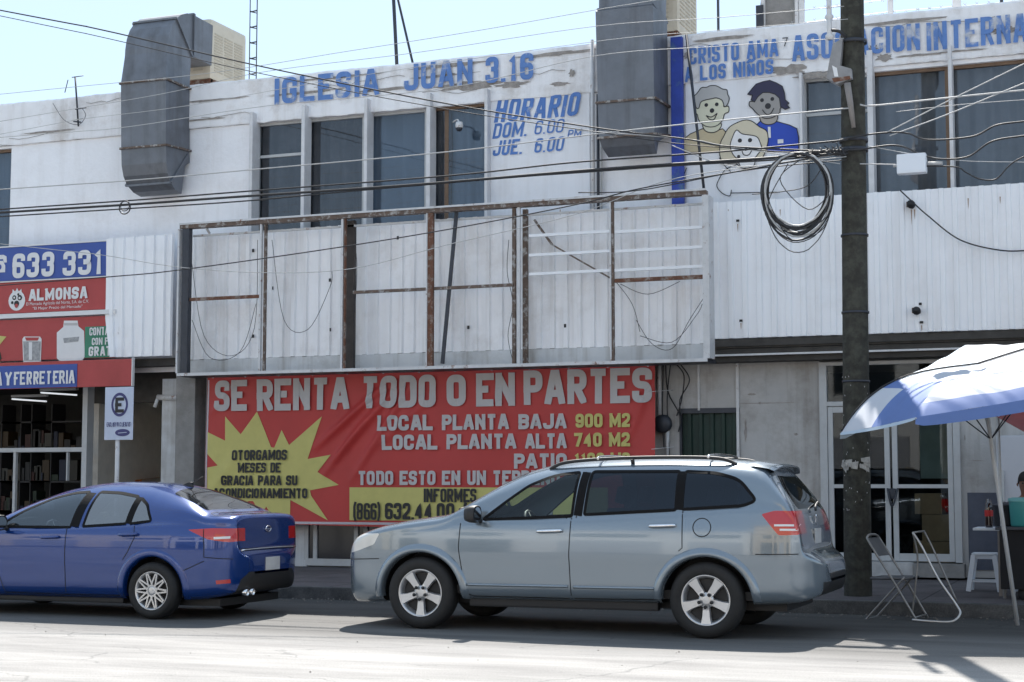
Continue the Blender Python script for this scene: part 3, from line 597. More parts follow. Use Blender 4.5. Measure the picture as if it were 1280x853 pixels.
# room behind the entrance
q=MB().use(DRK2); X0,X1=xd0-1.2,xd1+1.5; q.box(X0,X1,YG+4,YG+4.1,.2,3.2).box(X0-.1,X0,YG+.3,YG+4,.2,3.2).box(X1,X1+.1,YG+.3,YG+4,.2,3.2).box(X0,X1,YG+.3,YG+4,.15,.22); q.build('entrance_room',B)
bx=px(1168,640,YG+.8); 
for i,(dx,dz,w_,h_) in enumerate(((0,0,.52,.42),(.08,.425,.44,.36),(-.05,.79,.36,.28))):
    o=MB().use(mat('cardboard',(.34,.24,.14),.85,var=.2,vs=5)).box(bx+dx-w_/2,bx+dx+w_/2,YG+.55,YG+.95,.225+dz,.225+dz+h_,bev=.006).build('cardboard_box',None,('brown cardboard box behind the right glass door, bottom of the stack','brown cardboard box in the middle of the stack behind the right glass door','smallest brown cardboard box on top of the stack behind the glass door')[i],'box',loc=(bx+dx,YG+.75,.225+dz))
MB().use(mat('pale_green_reflection',(.30,.40,.37),.6,var=.25,vs=3)).box(px(1150,560,YG+1.2),px(1192,560,YG+1.2),YG+1.2,YG+1.25,1.5,2.6).build('reflection_panel',B)  # solid panel standing in for the greenish reflection on the right door pane
# shopfront behind the banner
S=MB().use(PLAINP); zb0=at(400,707,YG).z; zb1=at(400,700,YG).z; xs_=[px(v,680,YG) for v in(352,384,395,446,458,560,700,815)]
S.box(xs_[0]-2.2,xs_[1],YG,YG+.05,zb0-.3,3.1); S.build('shopfront_panel',B)
S=MB().use(ALU)
for i in(1,2,3,4,5,6,7): S.box(xs_[i]-.035,xs_[i]+.03,YG-.03,YG+.05,zb1,3.1)
S.box(xs_[1],xs_[7],YG-.05,YG+.06,zb0,zb1+.02); so_=S.build('shopfront_frame',B)
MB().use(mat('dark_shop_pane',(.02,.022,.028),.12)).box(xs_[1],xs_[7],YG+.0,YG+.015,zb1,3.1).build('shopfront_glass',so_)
MB().use(CONC).box(-30,px(815,700,YG),YG+.06,YG+.2,.1,zb0+.0).build('plinth',B)
# pillar and passage
pp=at(219,540,YC+.1).x; pq=at(243,540,YC+.1).x
MB().use(CONC).box(pp,pq,YC+.1,YG+.5,.15,3.27,bev=.012).build('pillar',B)
MB().use(BEAM).box(pq+.001,px(257,560,YG),YG+.1,YG+.3,.15,3.27).build('dark_gap_fill',B)  # dark block standing in for the shaded gap beside the pillar
# passage interior
xL=px(108,560,YG); xR=pp+.05; YB=25.0
q=MB().use(mat('passage_plaster',(.60,.56,.50),.9,var=.15,dirt=.3)); q.box(xL-.12,xR,YB,YB+.1,.2,3.3).box(xR,xR+.1,YG+.3,YB,.2,3.3).box(xL-.12,xL-.02,YG+.35,YB,.2,3.3); q.box(xL-.02,xR,YG+.2,YB,.2,.24); q.build('passage_wall',B)
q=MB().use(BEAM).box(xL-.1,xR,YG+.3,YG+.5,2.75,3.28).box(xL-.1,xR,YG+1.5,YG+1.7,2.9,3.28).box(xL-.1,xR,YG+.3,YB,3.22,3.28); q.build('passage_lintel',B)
da=at(125,540,YB-.03); db=at(186,545,YB-.03); MB().use(mat('brown_wood_door',(.055,.03,.022),.6,var=.3)).box(da.x,db.x,YB-.05,YB-.002,.3,da.z,bev=.01).build('passage_door',B)
q=MB().use(mat('tan_door_frame',(.16,.12,.09),.7)).box(da.x-.12,da.x,YB-.07,YB-.002,.3,da.z+.1).box(db.x,db.x+.14,YB-.07,YB-.002,.3,da.z+.1).box(da.x,db.x,YB-.07,YB-.002,da.z,da.z+.1); q.build('passage_door_frame',B)
# left shop: dark room behind a glazed front
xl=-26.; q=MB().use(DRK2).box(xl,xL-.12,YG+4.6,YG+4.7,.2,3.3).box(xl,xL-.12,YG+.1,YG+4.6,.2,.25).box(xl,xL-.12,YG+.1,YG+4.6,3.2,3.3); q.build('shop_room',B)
q=MB().use(ALU); a=px(104,540,YG-.05);b=px(110,540,YG-.05); q.box(a,b,YG-.08,YG+.1,.2,3.2); zr=at(50,563,YG).z; q.box(xl,a,YG-.04,YG+.04,zr-.03,zr+.04); q.box(px(19,540,YG),px(22,540,YG),YG-.03,YG+.03,.2,zr-.03).box(px(84,590,YG),px(85.5,590,YG),YG-.03,YG+.03,zr-.5,zr-.04); q.build('shopfront_frame',B)
# =============================================================== shop contents
def rbox(x0,x1,y0,y1,z0,z1,m,bev=.01): return MB().use(m).box(x0,x1,y0,y1,z0,z1,bev=bev)
SHM=mat('grey_shelf',(.035,.035,.038),.6)
for i in range(3):
    x=px(-10+38*i,560,25.0); t=thing('shelf_unit','dark shelf unit with goods inside the hardware shop, %s'%('far left of the three','middle one of the three','nearest the white door post')[i],'shelf',(x,25.3,.25),'shelf units inside the hardware shop')
    m=MB().use(SHM)
    for k in range(5): m.box(x-.55,x+.55,25.1,25.5,.35+k*.55,.38+k*.55)
    m.box(x-.57,x-.55,25.1,25.5,.25,2.9).box(x+.55,x+.57,25.1,25.5,.25,2.9); m.build('rack',t)
    for k in range(4):
        m=MB(); xx=x-.5
        while xx<x+.42:
            w_=.05+.16*R.random(); h_=.08+.32*R.random(); gi=R.randint(0,6); m.use(mat('goods_%d'%gi,[(.05,.03,.012),(.02,.02,.022),(.045,.012,.01),(.012,.018,.045),(.06,.058,.05),(.014,.03,.016),(.03,.028,.022)][gi],.6)); m.box(xx,xx+w_,25.12,25.4,.385+k*.55,.385+k*.55+h_,bev=.01); xx+=w_+.02
        m.build('shelved_goods',t)
TUBE=mat('fluorescent_tube',(.9,.95,1),.4,emit=.7)
for i,(a_,b_) in enumerate([((15,499),(58,502)),((51,491),(96,494)),((172,490),(214,491))]):
    p=at(*a_,24.2);q_=at(*b_,24.2); t=thing('ceiling_light',['fluorescent tube light under the shop ceiling, lowest of the three','fluorescent tube light nearest the white door post in the hardware shop','fluorescent tube light over the passage behind the parking sign'][i],'light',(p.x,24.2,p.z))
    MB().use(TUBE).tube([p,q_],.014,8).build('tube',t); MB().use(ALU).box(p.x,q_.x,24.17,24.25,p.z+.03,p.z+.07).build('housing',t)
# orange awning-like hood and lamp inside the passage
q=MB().use(mat('orange_sheet',(.45,.13,.02),.6,var=.2)); rows=[]
pa=at(150,606,24.2); pb=at(192,596,24.2); z_=pb.z
for i in range(9):
    f=i/8; rows.append([(pa.x+(pb.x-pa.x)*f,23.8,.9),(pa.x+(pb.x-pa.x)*f,23.85,z_-.25*(1-f)**2-.05),(pa.x+(pb.x-pa.x)*f,24.6,z_-.25*(1-f)**2)])
q.grid(rows); o=q.build('covered_stand',None,'orange covered stand inside the passage behind the blue sedan','stand',loc=(pa.x,24.2,.3))
p=at(179,547,24.88); q=MB().use(mat('lit_bulb',(1,.96,.9),.4,emit=4)).lathe([(.0,-.05),(.04,-.035),(.05,0),(.04,.035),(0,.05)],p,(0,0,1),16); t=thing('wall_lamp','small lit white lamp on the dark passage door','lamp',(p.x,24.88,p.z)); q.build('bulb',t); MB().use(DKST).tube([(p.x,24.88,p.z+.045),(p.x,24.96,p.z+.06)],.012).build('bracket',t)
p=at(205,498,22.35); t=thing('security_camera','white tube security camera fixed to the concrete pillar','camera',(p.x,22.4,p.z))
MB().use(WST).tube([(pp,22.4,p.z),(p.x-.15,22.4,p.z+.02)],.045,12).build('camera_body',t); MB().use(WST).tube([(p.x-.15,22.4,p.z),(p.x-.19,22.38,p.z-.14)],.03,8).build('bracket',t)
# ================================================================== LEFT SHOP SIGNS
YS=21.85
def plate(mb,m,x0,x1,yt,yb,Y,th=.05,bev=0):
    pm=(x0+x1)/2; a=px(x0,(yt+yb)/2,Y);b=px(x1,(yt+yb)/2,Y); mb.use(m).box(a,b,Y,Y+th,at(pm,yb,Y).z,at(pm,yt,Y).z,bev=bev)
def loc0(x,y,Y): p=at(x,y,Y); return (p.x,p.y,p.z)
t=thing('phone_number_sign','blue shop sign with a white telephone symbol and the number 633 331','sign',loc0(70,350,YS))
m=MB(); plate(m,BLUES,-160,146,311,352,YS); m.build('sign_face',t); m=MB(); plate(m,WHT,-160,146,309,310.6,YS-.01,.07); plate(m,WHT,-160,146,352.6,354,YS-.01,.07); m.build('sign_edge',t)
tx(t,'633',16,68,316,347,YS-.006,WHT,.2); tx(t,'331',79,129,313,344,YS-.006,WHT,.2); tx(t,'1',133,144,312,343,YS-.006,WHT,.2)
m=MB(); c=at(1,331,YS-.006); m.use(WHT)   # handset and dial body
def disc(mb,cx,cz,r,Y,n=20,sx=1): mb.poly([(cx+sx*r*math.cos(2*math.pi*k/n),Y,cz+r*math.sin(2*math.pi*k/n)) for k in range(n)])
m.poly([(c.x-.14,c.y,c.z-.13),(c.x+.09,c.y,c.z-.13),(c.x+.09,c.y,c.z-.02),(c.x+.04,c.y,c.z+.06),(c.x-.09,c.y,c.z+.06),(c.x-.14,c.y,c.z-.02)])
m.poly([(c.x-.17,c.y,c.z+.03),(c.x-.11,c.y,c.z+.03),(c.x-.09,c.y,c.z+.09),(c.x+.04,c.y,c.z+.09),(c.x+.06,c.y,c.z+.03),(c.x+.12,c.y,c.z+.03),(c.x+.11,c.y,c.z+.13),(c.x+.05,c.y,c.z+.16),(c.x-.1,c.y,c.z+.16),(c.x-.16,c.y,c.z+.13)]); m.use(BLUES); disc(m,c.x-.025,c.z-.04,.045,YS-.009)
m.build('telephone_symbol',t,fixn=False)
t=thing('company_sign','red sign with a round white emblem and small white company lettering under the blue sign','sign',loc0(70,395,YS))
m=MB(); plate(m,REDS,-160,144,353.5,393,YS+.02); m.build('sign_face',t); m=MB(); plate(m,WHT,-160,144,393.5,399,YS-.03,.08); m.build('sign_edge',t)
m=MB(); Yq=YS+.014; tx(t,'ALMONSA',36,110,360,375,Yq,WHT,.34,gap=.14)
for s_,a_,b_,c_,d_ in(('El Mercado Agricola del Norte, S.A. de C.V.',33,111,376.5,381.5,),('"El Mejor Precio del Mercado"',41,103,382.5,387)): m=MB(); ptext(m,s_,a_,b_,c_,d_,Yq,WHT,bold=0); m.build('lettering',t,fixn=False)
m=MB()
c=at(21,376,Yq); m.use(WHT); disc(m,c.x,c.z,.165,Yq); m.use(BLKL)
for k,(dx,dz,r_) in enumerate(((-.05,.05,.04),(.06,.045,.045),(0,-.05,.05),(-.085,-.03,.025),(.03,.1,.02))): disc(m,c.x+dx,c.z+dz,r_,Yq-.003-.001*k,12)
m.use(REDS); disc(m,c.x,c.z-.085,.035,Yq-.009,10); m.use(WHT); disc(m,c.x-.045,c.z+.05,.018,Yq-.01,10); disc(m,c.x+.06,c.z+.04,.02,Yq-.0105,10); m.use(WHT)
for a_ in(-.4,0,.4): m.poly([(c.x+.16*math.sin(a_)-.03,Yq-.001,c.z+.15*math.cos(a_)),(c.x+.16*math.sin(a_)+.03,Yq-.001,c.z+.15*math.cos(a_)),(c.x+.22*math.sin(a_),Yq-.001,c.z+.21*math.cos(a_))])
m.build('round_emblem',t,fixn=False)
t=thing('paint_shop_sign','large red shop awning sign with a paint bucket, white jug and green panel','sign',loc0(70,480,YS))
m=MB(); plate(m,REDS,-160,144,401,452,YS+.01); a=px(-160,470,YS-.14); b=px(165,470,YS-.14)
zt_=at(150,449,YS-.14).z; zb_=at(150,483,YS-.14).z; m.box(a,b,YS-.14,YS-.10,zb_,zt_,bev=.008); zz=at(150,441,YS).z
m.build('sign_face',t)
m=MB(); m.use(WHT).box(b-.004,b+.012,YS-.15,YS-.09,zb_,zt_+.02); m.build('sign_edge',t)
m=MB(); Yq=YS+.003; plate(m,GRN,106,146,408,447,Yq,.003); Yt=Yq-.004
gp=m.build('green_panel',t,fixn=False)
tx(gp,'CONTAMOS',112,152,409,419,Yt,WHT,.26); tx(gp,'CON FLETE',115,154,422,431,Yt,WHT,.26); tx(gp,'GRATIS',111,149,433,445,Yt,WHT,.28)
m=MB(); 
def pp_(pts,Y): return [tuple(at(x,y,Y)) for x,y in pts]
m.use(WHT).poly(pp_([(28,424),(30,421),(50,421),(52,424),(51,453),(47,456),(33,456),(29,453)],Yq)); m.use(SILV).poly(pp_([(29,427),(51,427),(50,451),(30,451)],Yq-.003)); m.use(REDS).poly(pp_([(31,422),(49,422),(47,426),(33,426)],Yq-.004)); m.use(WHT).poly(pp_([(36,428),(40,428),(40,450),(36,450)],Yq-.005)); m.build('bucket_picture',t,fixn=False)
m=MB(); m.use(WHT).poly(pp_([(80,401),(97,401),(98,408),(105,414),(106,446),(101,454),(77,454),(71,448),(71,416),(79,409)],Yq)); m.use(SILV).poly(pp_([(79,423),(99,421),(98,427),(80,429)],Yq-.003)); m.use(GREYL).poly(pp_([(80,404),(97,404),(97,407),(80,407)],Yq-.003)); m.build('jug_picture',t,fixn=False)
m=MB().use(YEL).poly(pp_([(-12,425),(0,420),(8,421),(-1,432)],Yq)); m.use(GGATE).poly(pp_([(-10,446),(0,440),(2,448),(-6,458)],Yq)); m.build('leaf_picture',t,fixn=False)
Yb=YS-.15; m=MB(); plate(m,BLUES,-160,96,459,487,Yb,.02); Yt=Yb-.005; bs=m.build('blue_strip',t,fixn=False); tx(bs,'FERRETERIA',17.5,94,464,480.5,Yt,WHT,.26); tx(bs,'Y',6,15,465,482,Yt,WHT,.26); tx(bs,'PINTURA',-50,3,466,483,Yt,WHT,.26)
# parking sign on its post
t=thing('parking_sign','white parking sign with a blue ring and black E on a grey post','sign',(at(146,600,19.1).x,19.1,floorz(19.1)))
x_=at(146,600,19.1).x; MB().use(WST).tube([(x_,19.1,floorz(19.1)),(x_,19.1,at(146,486,19.1).z)],.03,10).build('post',t)
m=MB(); Yp=19.05; plate(m,mat('pale_sign_plate',(.50,.56,.70),.5,var=.1,dirt=.2),131,166.5,484,550,Yp,.006); m.build('plate',t)
m=MB(); c=at(149.5,506,Yp-.003); NAVY=mat('navy_sign_print',(.05,.05,.17),.6,var=.15); m.use(NAVY)
n=32; ro=.165; ri=.125
for k in range(n):
    a0=2*math.pi*k/n;a1=2*math.pi*(k+1)/n; m.face([(c.x+.82*ri*math.cos(a0),c.y,c.z+ri*math.sin(a0)),(c.x+.82*ro*math.cos(a0),c.y,c.z+ro*math.sin(a0)),(c.x+.82*ro*math.cos(a1),c.y,c.z+ro*math.sin(a1)),(c.x+.82*ri*math.cos(a1),c.y,c.z+ri*math.sin(a1))])
tx(t,'E',144,155,497,516,Yp-.004,BLKL,.22); tx(t,'EXCLUSIVO CLIENTES',133.5,164,528,533.5,Yp-.004,NAVY,.2)
c=at(153,541,Yp-.003); m.use(NAVY).poly([(c.x+.12*math.cos(k*.262),c.y,c.z+.05*math.sin(k*.262)) for k in range(24)]); m.use(mat('pale_sign_plate',(.5,.56,.7))).poly([(c.x-.07,c.y-.003,c.z-.01),(c.x+.07,c.y-.003,c.z+.0),(c.x+.07,c.y-.003,c.z+.008),(c.x-.07,c.y-.003,c.z-.002)])
m.build('printed_marks',t,fixn=False)
# ================================================================== EMPTY BILLBOARD FRAME
YF=21.5
t=thing('billboard_frame','long empty rusty billboard frame of uprights and rails fixed over the red banner','sign frame',loc0(555,460,YF))
zT=at(555,259,YF).z; zB=at(555,457.5,YF).z; xl_=px(224,370,YF); xr_=px(884,345,YF)
m=MB().use(RUSTY2); m.box(xl_,xr_,YF-.02,YF+.1,zT-.07,zT-.01).use(WST).box(xl_,xr_,YF-.035,YF-.022,zT-.012,zT+.015); m.build('top_rail',t)
m=MB().use(WST); z_=at(555,271,YF).z; m.box(xl_+.1,xr_,YF+.2,YF+.24,z_-.03,z_); m.build('rail',t)
m=MB().use(DKST); m.box(xl_,xr_,YF-.02,YF+.42,zB-.05,zB-.0); m.use(WST).box(xl_,xr_,YF-.04,YF-.022,zB-.045,zB+.0); m.build('bottom_rail',t)
def upright(x,w_,m_,Y=YF,dp=.05,studs=None,name='upright'):
    q=MB().use(m_); a=px(x,360,Y); q.box(a-w_/2,a+w_/2,Y,Y+dp,zB+.001,zT-.072,bev=.004)
    if studs:
        k=zB+.15
        while k<zT-.1: 
            q.use(WST).lathe([(0,-.03),(.022,-.025),(.022,0)],(a+studs,Y,k),(0,1,0),8); k+=.235
    return q.build(name,t)
upright(231,.12,DKST,YF-.01,.10,.0); upright(222,.03,WST,YF-.02,.12)
upright(325,.03,WST); upright(330.5,.035,RUSTY2,YF+.03); upright(427,.035,WST); upright(437.5,.12,mat('dark_brown_channel',(.06,.048,.042),.7,var=.5,vs=8),YF+.2,.08,.0); upright(430.5,.02,RUST)
upright(537.5,.085,RUST,YF,.06); upright(533,.02,WST,YF-.01); upright(642,.05,RUSTY2,YF+.06); upright(648,.04,WST); upright(656,.07,RUSTY2,YF+.2,.06,.0); upright(765,.05,RUSTY2,YF+.02); upright(763,.02,WST,YF)
upright(882.5,.09,WST,YF-.02,.28)
def rail(x0,x1,y,m_,w_=.045,Y=YF+.03):
    z=at((x0+x1)/2,y,Y).z; MB().use(m_).box(px(x0,y,Y),px(x1,y,Y),Y,Y+.04,z-w_/2,z+w_/2,bev=.004).build('rail',t)
rail(236,324,372.5,RUST,.05); rail(441,534,363.5,RUSTY2,.045); rail(541,641,358.5,RUSTY2,.045); rail(768,879,348.5,RUST,.055)
for a,b in((661,763),(768,879)):
    for yy in((292,287.5) if a<700 else (287.0,0),(316.5,0),(340.5,0)):
        y_= {0:0}.get(0) or yy[0]
        rail(a,b,y_- (0 if a<700 else (0 if yy[1]==0 and y_<290 else 5)),mat('white_rail_paint',(.86,.87,.90),.5,var=.06),.042)
m=MB().use(DKST).bar(at(571,262,YF+.1),at(553,455,YF+.1),.045); m.build('brace',t)
m=MB().use(RUSTY2).bar(at(668,275,YF+.3),at(690,306,YF+.28),.03).bar(at(690,306,YF+.28),at(765,349,YF+.1),.02); m.build('brace',t)
m=MB().use(WST); z_=at(258,290,YF).z; m.bar(at(257,283,YF+.05),at(262,292,YF+.2),.03); m.build('brace',t)
# loose ends left in the frame
for k,pts in enumerate([[(240,330),(255,420),(290,445),(318,410),(322,300)],[(240,400),(262,447),(300,440),(320,380)],[(340,300),(355,400),(385,412),(412,360),(415,340)],[(768,350),(790,380),(800,415)],[(795,400),(815,430),(840,436),(862,400),(880,372)],[(800,420),(840,428),(870,395),(878,380)],[(636,300),(634,340),(641,380),(635,420),(642,455)],[(775,355),(810,368),(850,352)],[(440,275),(446,330),(443,400)]]):
    c=at(*pts[1],YF+.25); MB().use(WIREM).tube(crom([at(x,y,YF+.25+.01*k) for x,y in pts],6),.0045,5).build('loose_wire',None,'thin loose wire hanging inside the empty billboard frame','wire','loose wires in the billboard frame',loc=tuple(c))
for x,y in((253,315),(316,313),(253,423),(316,420),(497,297),(499,410),(585,409),(705,289),(706,407),(412,350),(412,412),(340,360)): p=at(x,y,YC-.03); MB().use(BLK).box(p.x-.012,p.x+.02,YC-.035,YC-.02,p.z-.03,p.z+.02).build('cladding_hole',B)
# ================================================================== RED BANNER
YN=22.02
zbt=at(540,459.5,YN).z; zbb=at(400,657,YN).z; xb0=px(257.5,560,YN); xb1=px(819,555,YN)
folds=[]
for (x0,y0,x1,y1,a_,wd) in((485,478,395,560,.030,.05),(500,480,420,575,.028,.045),(520,470,440,600,.022,.05),(475,500,400,600,.018,.05),(545,490,470,560,.014,.06),(790,520,822,470,.016,.05),(300,470,262,520,.014,.05),(700,470,760,458,.01,.06),(600,470,640,520,.010,.08),(262,620,300,560,.010,.07),(815,480,780,560,.014,.05)):
    p=XZ(x0,y0,YN);q=XZ(x1,y1,YN); folds.append((p,q,a_*2.3,wd*1.05))
def bfn(x,z):
    y=0
    for p,q,a_,wd in folds:
        dx,dz=q[0]-p[0],q[1]-p[1]; L2=dx*dx+dz*dz; t_=((x-p[0])*dx+(z-p[1])*dz)/L2; tt=min(1,max(0,t_)); d=math.hypot(x-p[0]-tt*dx,z-p[1]-tt*dz)
        y-=a_*math.exp(-(d/wd)**2)*(.25+.75*math.sin(math.pi*min(1,max(0,tt))))
    y+=.010*math.sin(x*1.7+z*2.1)+.006*math.sin(x*4.3-z*3.1)+.004*math.sin(x*9+z*1.3)*max(0,(z-zbb)/(zbt-zbb))
    return y
t=thing('rent_banner','wide red vinyl banner reading SE RENTA TODO O EN PARTES with a yellow starburst','banner',((xb0+xb1)/2,YN,zbb))
m=MB().use(RED); nx,nz=int((xb1-xb0)/.035),int((zbt-zbb)/.035)
m.grid([[(xb0+(xb1-xb0)*i/nx,YN+bfn(xb0+(xb1-xb0)*i/nx,zbb+(zbt-zbb)*j/nz),zbb+(zbt-zbb)*j/nz+.012*math.sin(i*.05)*(1-j/nz)) for j in range(nz+1)] for i in range(nx+1)]); m.build('banner_sheet',t)
def drape(mb,pts,m_,off):   # flat polygon laid on the banner
    b=bmesh.new(); vs=[b.verts.new((p[0],0,p[1])) for p in pts]
    for q in geometry.tessellate_polygon([[Vector((p[0],p[1],0)) for p in pts]]):
        try: b.faces.new([vs[i] for i in q])
        except ValueError: pass
    xs=[p[0] for p in pts]; zs=[p[1] for p in pts]
    for ax,lo,hi in((0,min(xs),max(xs)),(2,min(zs),max(zs))):
        k=math.ceil(lo/.06)
        while k*.06<hi:
            pc=[0,0,0]; pc[ax]=k*.06; pn=[0,0,0]; pn[ax]=1
            bmesh.ops.bisect_plane(b,geom=b.verts[:]+b.edges[:]+b.faces[:],plane_co=pc,plane_no=pn); k+=1
    mb.use(m_); mp_={v:mb.bm.verts.new((v.co.x,YN+off+bfn(v.co.x,v.co.z),v.co.z)) for v in b.verts}
    for f in b.faces:
        try: g=mb.bm.faces.new([mp_[v] for v in f.verts]); g.material_index=mb.k; g.smooth=True; g.normal_update(); g.normal_flip() if g.normal.y>0 else None
        except ValueError: pass
    b.free()
def zc(x,y): p=at(220+x/3.709,450+y/3.709,YN); return (p.x,p.z)
m=MB(); star=[(300,345),(375,240),(440,405),(455,408),(490,325),(525,395),(680,262),(610,460),(718,440),(655,520),(755,580),(620,605),(625,630),(705,745),(530,650),(528,752),(462,752),(420,680),(400,722),(360,655),(340,655),(270,688),(210,655),(148,650),(148,560),(148,500),(195,490),(148,437),(148,335),(228,375),(228,262)]
drape(m,[zc(*p) for p in star],YEL,-.007); m.build('starburst',t,fixn=False)
m=MB(); GB=mat('faded_banner_edge',(.50,.45,.48),.6); dxl=.03
drape(m,[(xb0+.008,zbb+.06),(xb0+.035,zbb+.06),(xb0+.035,zbt-.1),(xb0+.008,zbt-.1)],GB,-.006); z1_=at(400,652.5,YN).z; z0_=at(400,655.5,YN).z; drape(m,[(xb0+.03,z0_),(xb1-.02,z0_),(xb1-.02,z1_+.0),(xb0+.03,z1_+.0)],GB,-.0072); m.build('banner_border',t,fixn=False)
m=MB(); yx0=px(437,630,YN);yx1=px(760,630,YN); drape(m,[(yx0,at(500,651,YN).z),(yx1,at(500,651,YN).z),(yx1,at(500,609.5,YN).z),(yx0,at(500,609.5,YN).z)],YEL,-.007); m.build('yellow_panel',t,fixn=False)
def bt(s,x0,x1,yt,yb,m_,wt,off=-.02): tx(t,s,x0,x1,yt,yb,YN+off,m_,wt,fn=bfn,gap=.11)
bt('SE RENTA TODO O EN PARTES',268,815,468,510,GREYL,.25) if False else None
for s_,x0,x1,yt,yb in(('SE',268,309,475.5,514),('RENTA',321,437,473,513),('TODO',452,545,469.5,510),('O',558,582,468.5,508),('EN',595,644,466.5,508),('PARTES',655,815,461.5,505)): bt(s_,x0,x1,yt,yb,GREYL,.24)
for s_,x0,x1,yt,yb,c_ in(('LOCAL',472,541,519,538.5,GREYL),('PLANTA',552,636,518,537.5,GREYL),('BAJA',648,709,517.5,536.5,GREYL),('LOCAL',478,547,543.5,562.5,GREYL),('PLANTA',558,645,542.5,561.5,GREYL),('ALTA',656,709,542,561,GREYL),('PATIO',642,709,567,586,GREYL),('900 M2',720,788,517,534.5,YEL),('740 M2',718,788,541,558.5,YEL),('1100 M2',718,788,566,583,YEL),('TODO ESTO EN UN TERRENO',448,700,588.5,606.5,GREYL)): bt(s_,x0,x1,yt,yb,c_,.25)
for s_,x0,x1,yt,yb in(('OTORGAMOS',290,359,562.5,575.5),('MESES DE',297,351,578.5,591),('GRACIA PARA SU',277,372,594.5,607),('ACONDICIONAMIENTO',267,384,610.5,623),('INFORMES',530,596,611,628)): bt(s_,x0,x1,yt,yb,BLKL,.25)
bt('(866)',441,476,629,650,BLKL,.2); bt('632.44.00 / (866)',481,640,629,650,BLKL,.2)
for k in range(13):
    xe=xb0+.10+(xb1-xb0-.2)*k/12; e=MB().use(CHROME); e.lathe([(.010,0),(.018,-.003),(.024,0)],(xe,YN+bfn(xe,zbt-.05)-.004,zbt-.05),(0,1,0),12); e.use(WHT).tube([(xe,YN-.012,zbt-.05),(xe+.01,YN-.02,zbt+.03),(xe,YN-.01,zbt+.10)],.004,5); e.build('eyelet',t)
for z_ in(zbb+.25,zbb+1.1,zbb+1.9): MB().use(WHT).tube(crom([(xb1-.05,YN-.012,z_),(xb1+.04,YN+.02,z_+.01),(xb1+.16,YG-.02,z_+.04)],4),.004,5).build('tie_cord',t)
# ================================================================== ROOF EQUIPMENT
def duct(name,label,P,x0,x1,dep,Y0,coolerlabel,cool,top=True):
    """P: centre line of the front face given as (y,z) path; a rectangular sheet duct x0..x1 wide"""
    t=thing(name,label,'duct',((x0+x1)/2,YW-.4,P[-1][1]),'roof cooler ducts hanging over the facade')
    m=MB().use(GALV); rows=[]
    n=len(P)
    for i,(y,z,w_) in enumerate(P):
        a=P[max(i-1,0)]; b=P[min(i+1,n-1)]; dy,dz=b[0]-a[0],b[1]-a[1]; L=math.hypot(dy,dz); ny,nz=dz/L,-dy/L   # inward normal
        cx=(x0+x1)/2; hw=(x1-x0)/2*w_
        rows.append([(cx-hw,y,z),(cx+hw,y,z),(cx+hw,y-ny*dep,z-nz*dep),(cx-hw,y-ny*dep,z-nz*dep)])
    m.grid(rows,smooth=False,closed=True); m.face(rows[0][::-1]); m.face(rows[-1]); m.build('duct_casing',t)
    for k in cool:   # flanges and seams
        y,z,w_=P[k]; r_=rows[k]; c=sum((Vector(q) for q in r_),Vector())/4; q=MB().use(RUSTY2 if k in(7,8,9,10) else GALV)
        rr=[c+(Vector(v)-c)*1.035 for v in r_]
        for i in range(4): q.bar(rr[i],rr[(i+1)%4],.035,.03)
        q.build('flange',t)
    return t
# left duct: comes out of the cooler, turns down over the parapet
yd=21.62
def zpx(x,y,Y): return at(x,y,Y).z
xA,xB=px(154,150,yd),px(208,150,yd)
zt_=zpx(190,21,22.2); P=[(22.95,zt_-.02,.98),(22.36,zt_,.98)]+[(22.36-.74*math.sin(a_),zt_-.74+.74*math.cos(a_),.98) for a_ in(.25,.5,.75,1.0,1.25,1.5)]+[(yd+.0,zt_-.78,.98),(yd-.06,zpx(180,103,yd),1.04),(yd-.02,zpx(180,184,yd),1.03),(yd+.0,zpx(180,205,yd),1.03),(yd+.05,zpx(180,218,yd),1.02),(yd+.14,zpx(180,228,yd),1.0),(yd+.30,zpx(180,235,yd),.97),(yd+.5,zpx(180,238,yd),.95)]
duct('cooler_duct','weathered grey sheet metal duct of the left rooftop cooler, bent down over the parapet',P,xA,xB,.68,yd,'',[1,4,9,10,13])
def cooler(xc,yc,z0,w_,d_,h_,label):
    t=thing('evaporative_cooler',label,'cooler',(xc,yc,z0),'evaporative coolers on the roof')
    m=MB().use(BEIGE).box(xc-w_/2,xc+w_/2,yc-d_/2,yc+d_/2,z0+.1,z0+h_,bev=.07); m.build('cabinet',t)
    m=MB().use(BEIGED)
    for s in(-1,1):
        for col in range(3):
            for k in range(14):
                z=z0+.25+k*(h_-.45)/14; yy=yc-d_/2+.12+col*(d_-.2)/3
                m.box(xc+s*(w_/2+.001),xc+s*(w_/2+.008),yy,yy+(d_-.2)/3-.06,z,z+.022)
    for col in range(3):
        for k in range(14):
            z=z0+.25+k*(h_-.45)/14; xx=xc-w_/2+.12+col*(w_-.2)/3; m.box(xx,xx+(w_-.2)/3-.06,yc-d_/2-.008,yc-d_/2-.001,z,z+.022)
    m.build('louvre',t)
    m=MB().use(RUST)
    for sx in(-1,1):
        for sy in(-1,1): m.box(xc+sx*(w_/2-.08)-.03,xc+sx*(w_/2-.08)+.03,yc+sy*(d_/2-.08)-.03,yc+sy*(d_/2-.08)+.03,7.34,z0+.1)
    m.box(xc-w_/2,xc+w_/2,yc-d_/2+.02,yc-d_/2+.08,z0+.03,z0+.1).box(xc+w_/2-.06,xc+w_/2,yc-d_/2,yc+d_/2,z0+.03,z0+.1); m.build('stand',t)
a=at(236,60,24.1); b=at(262,60,24.1); 
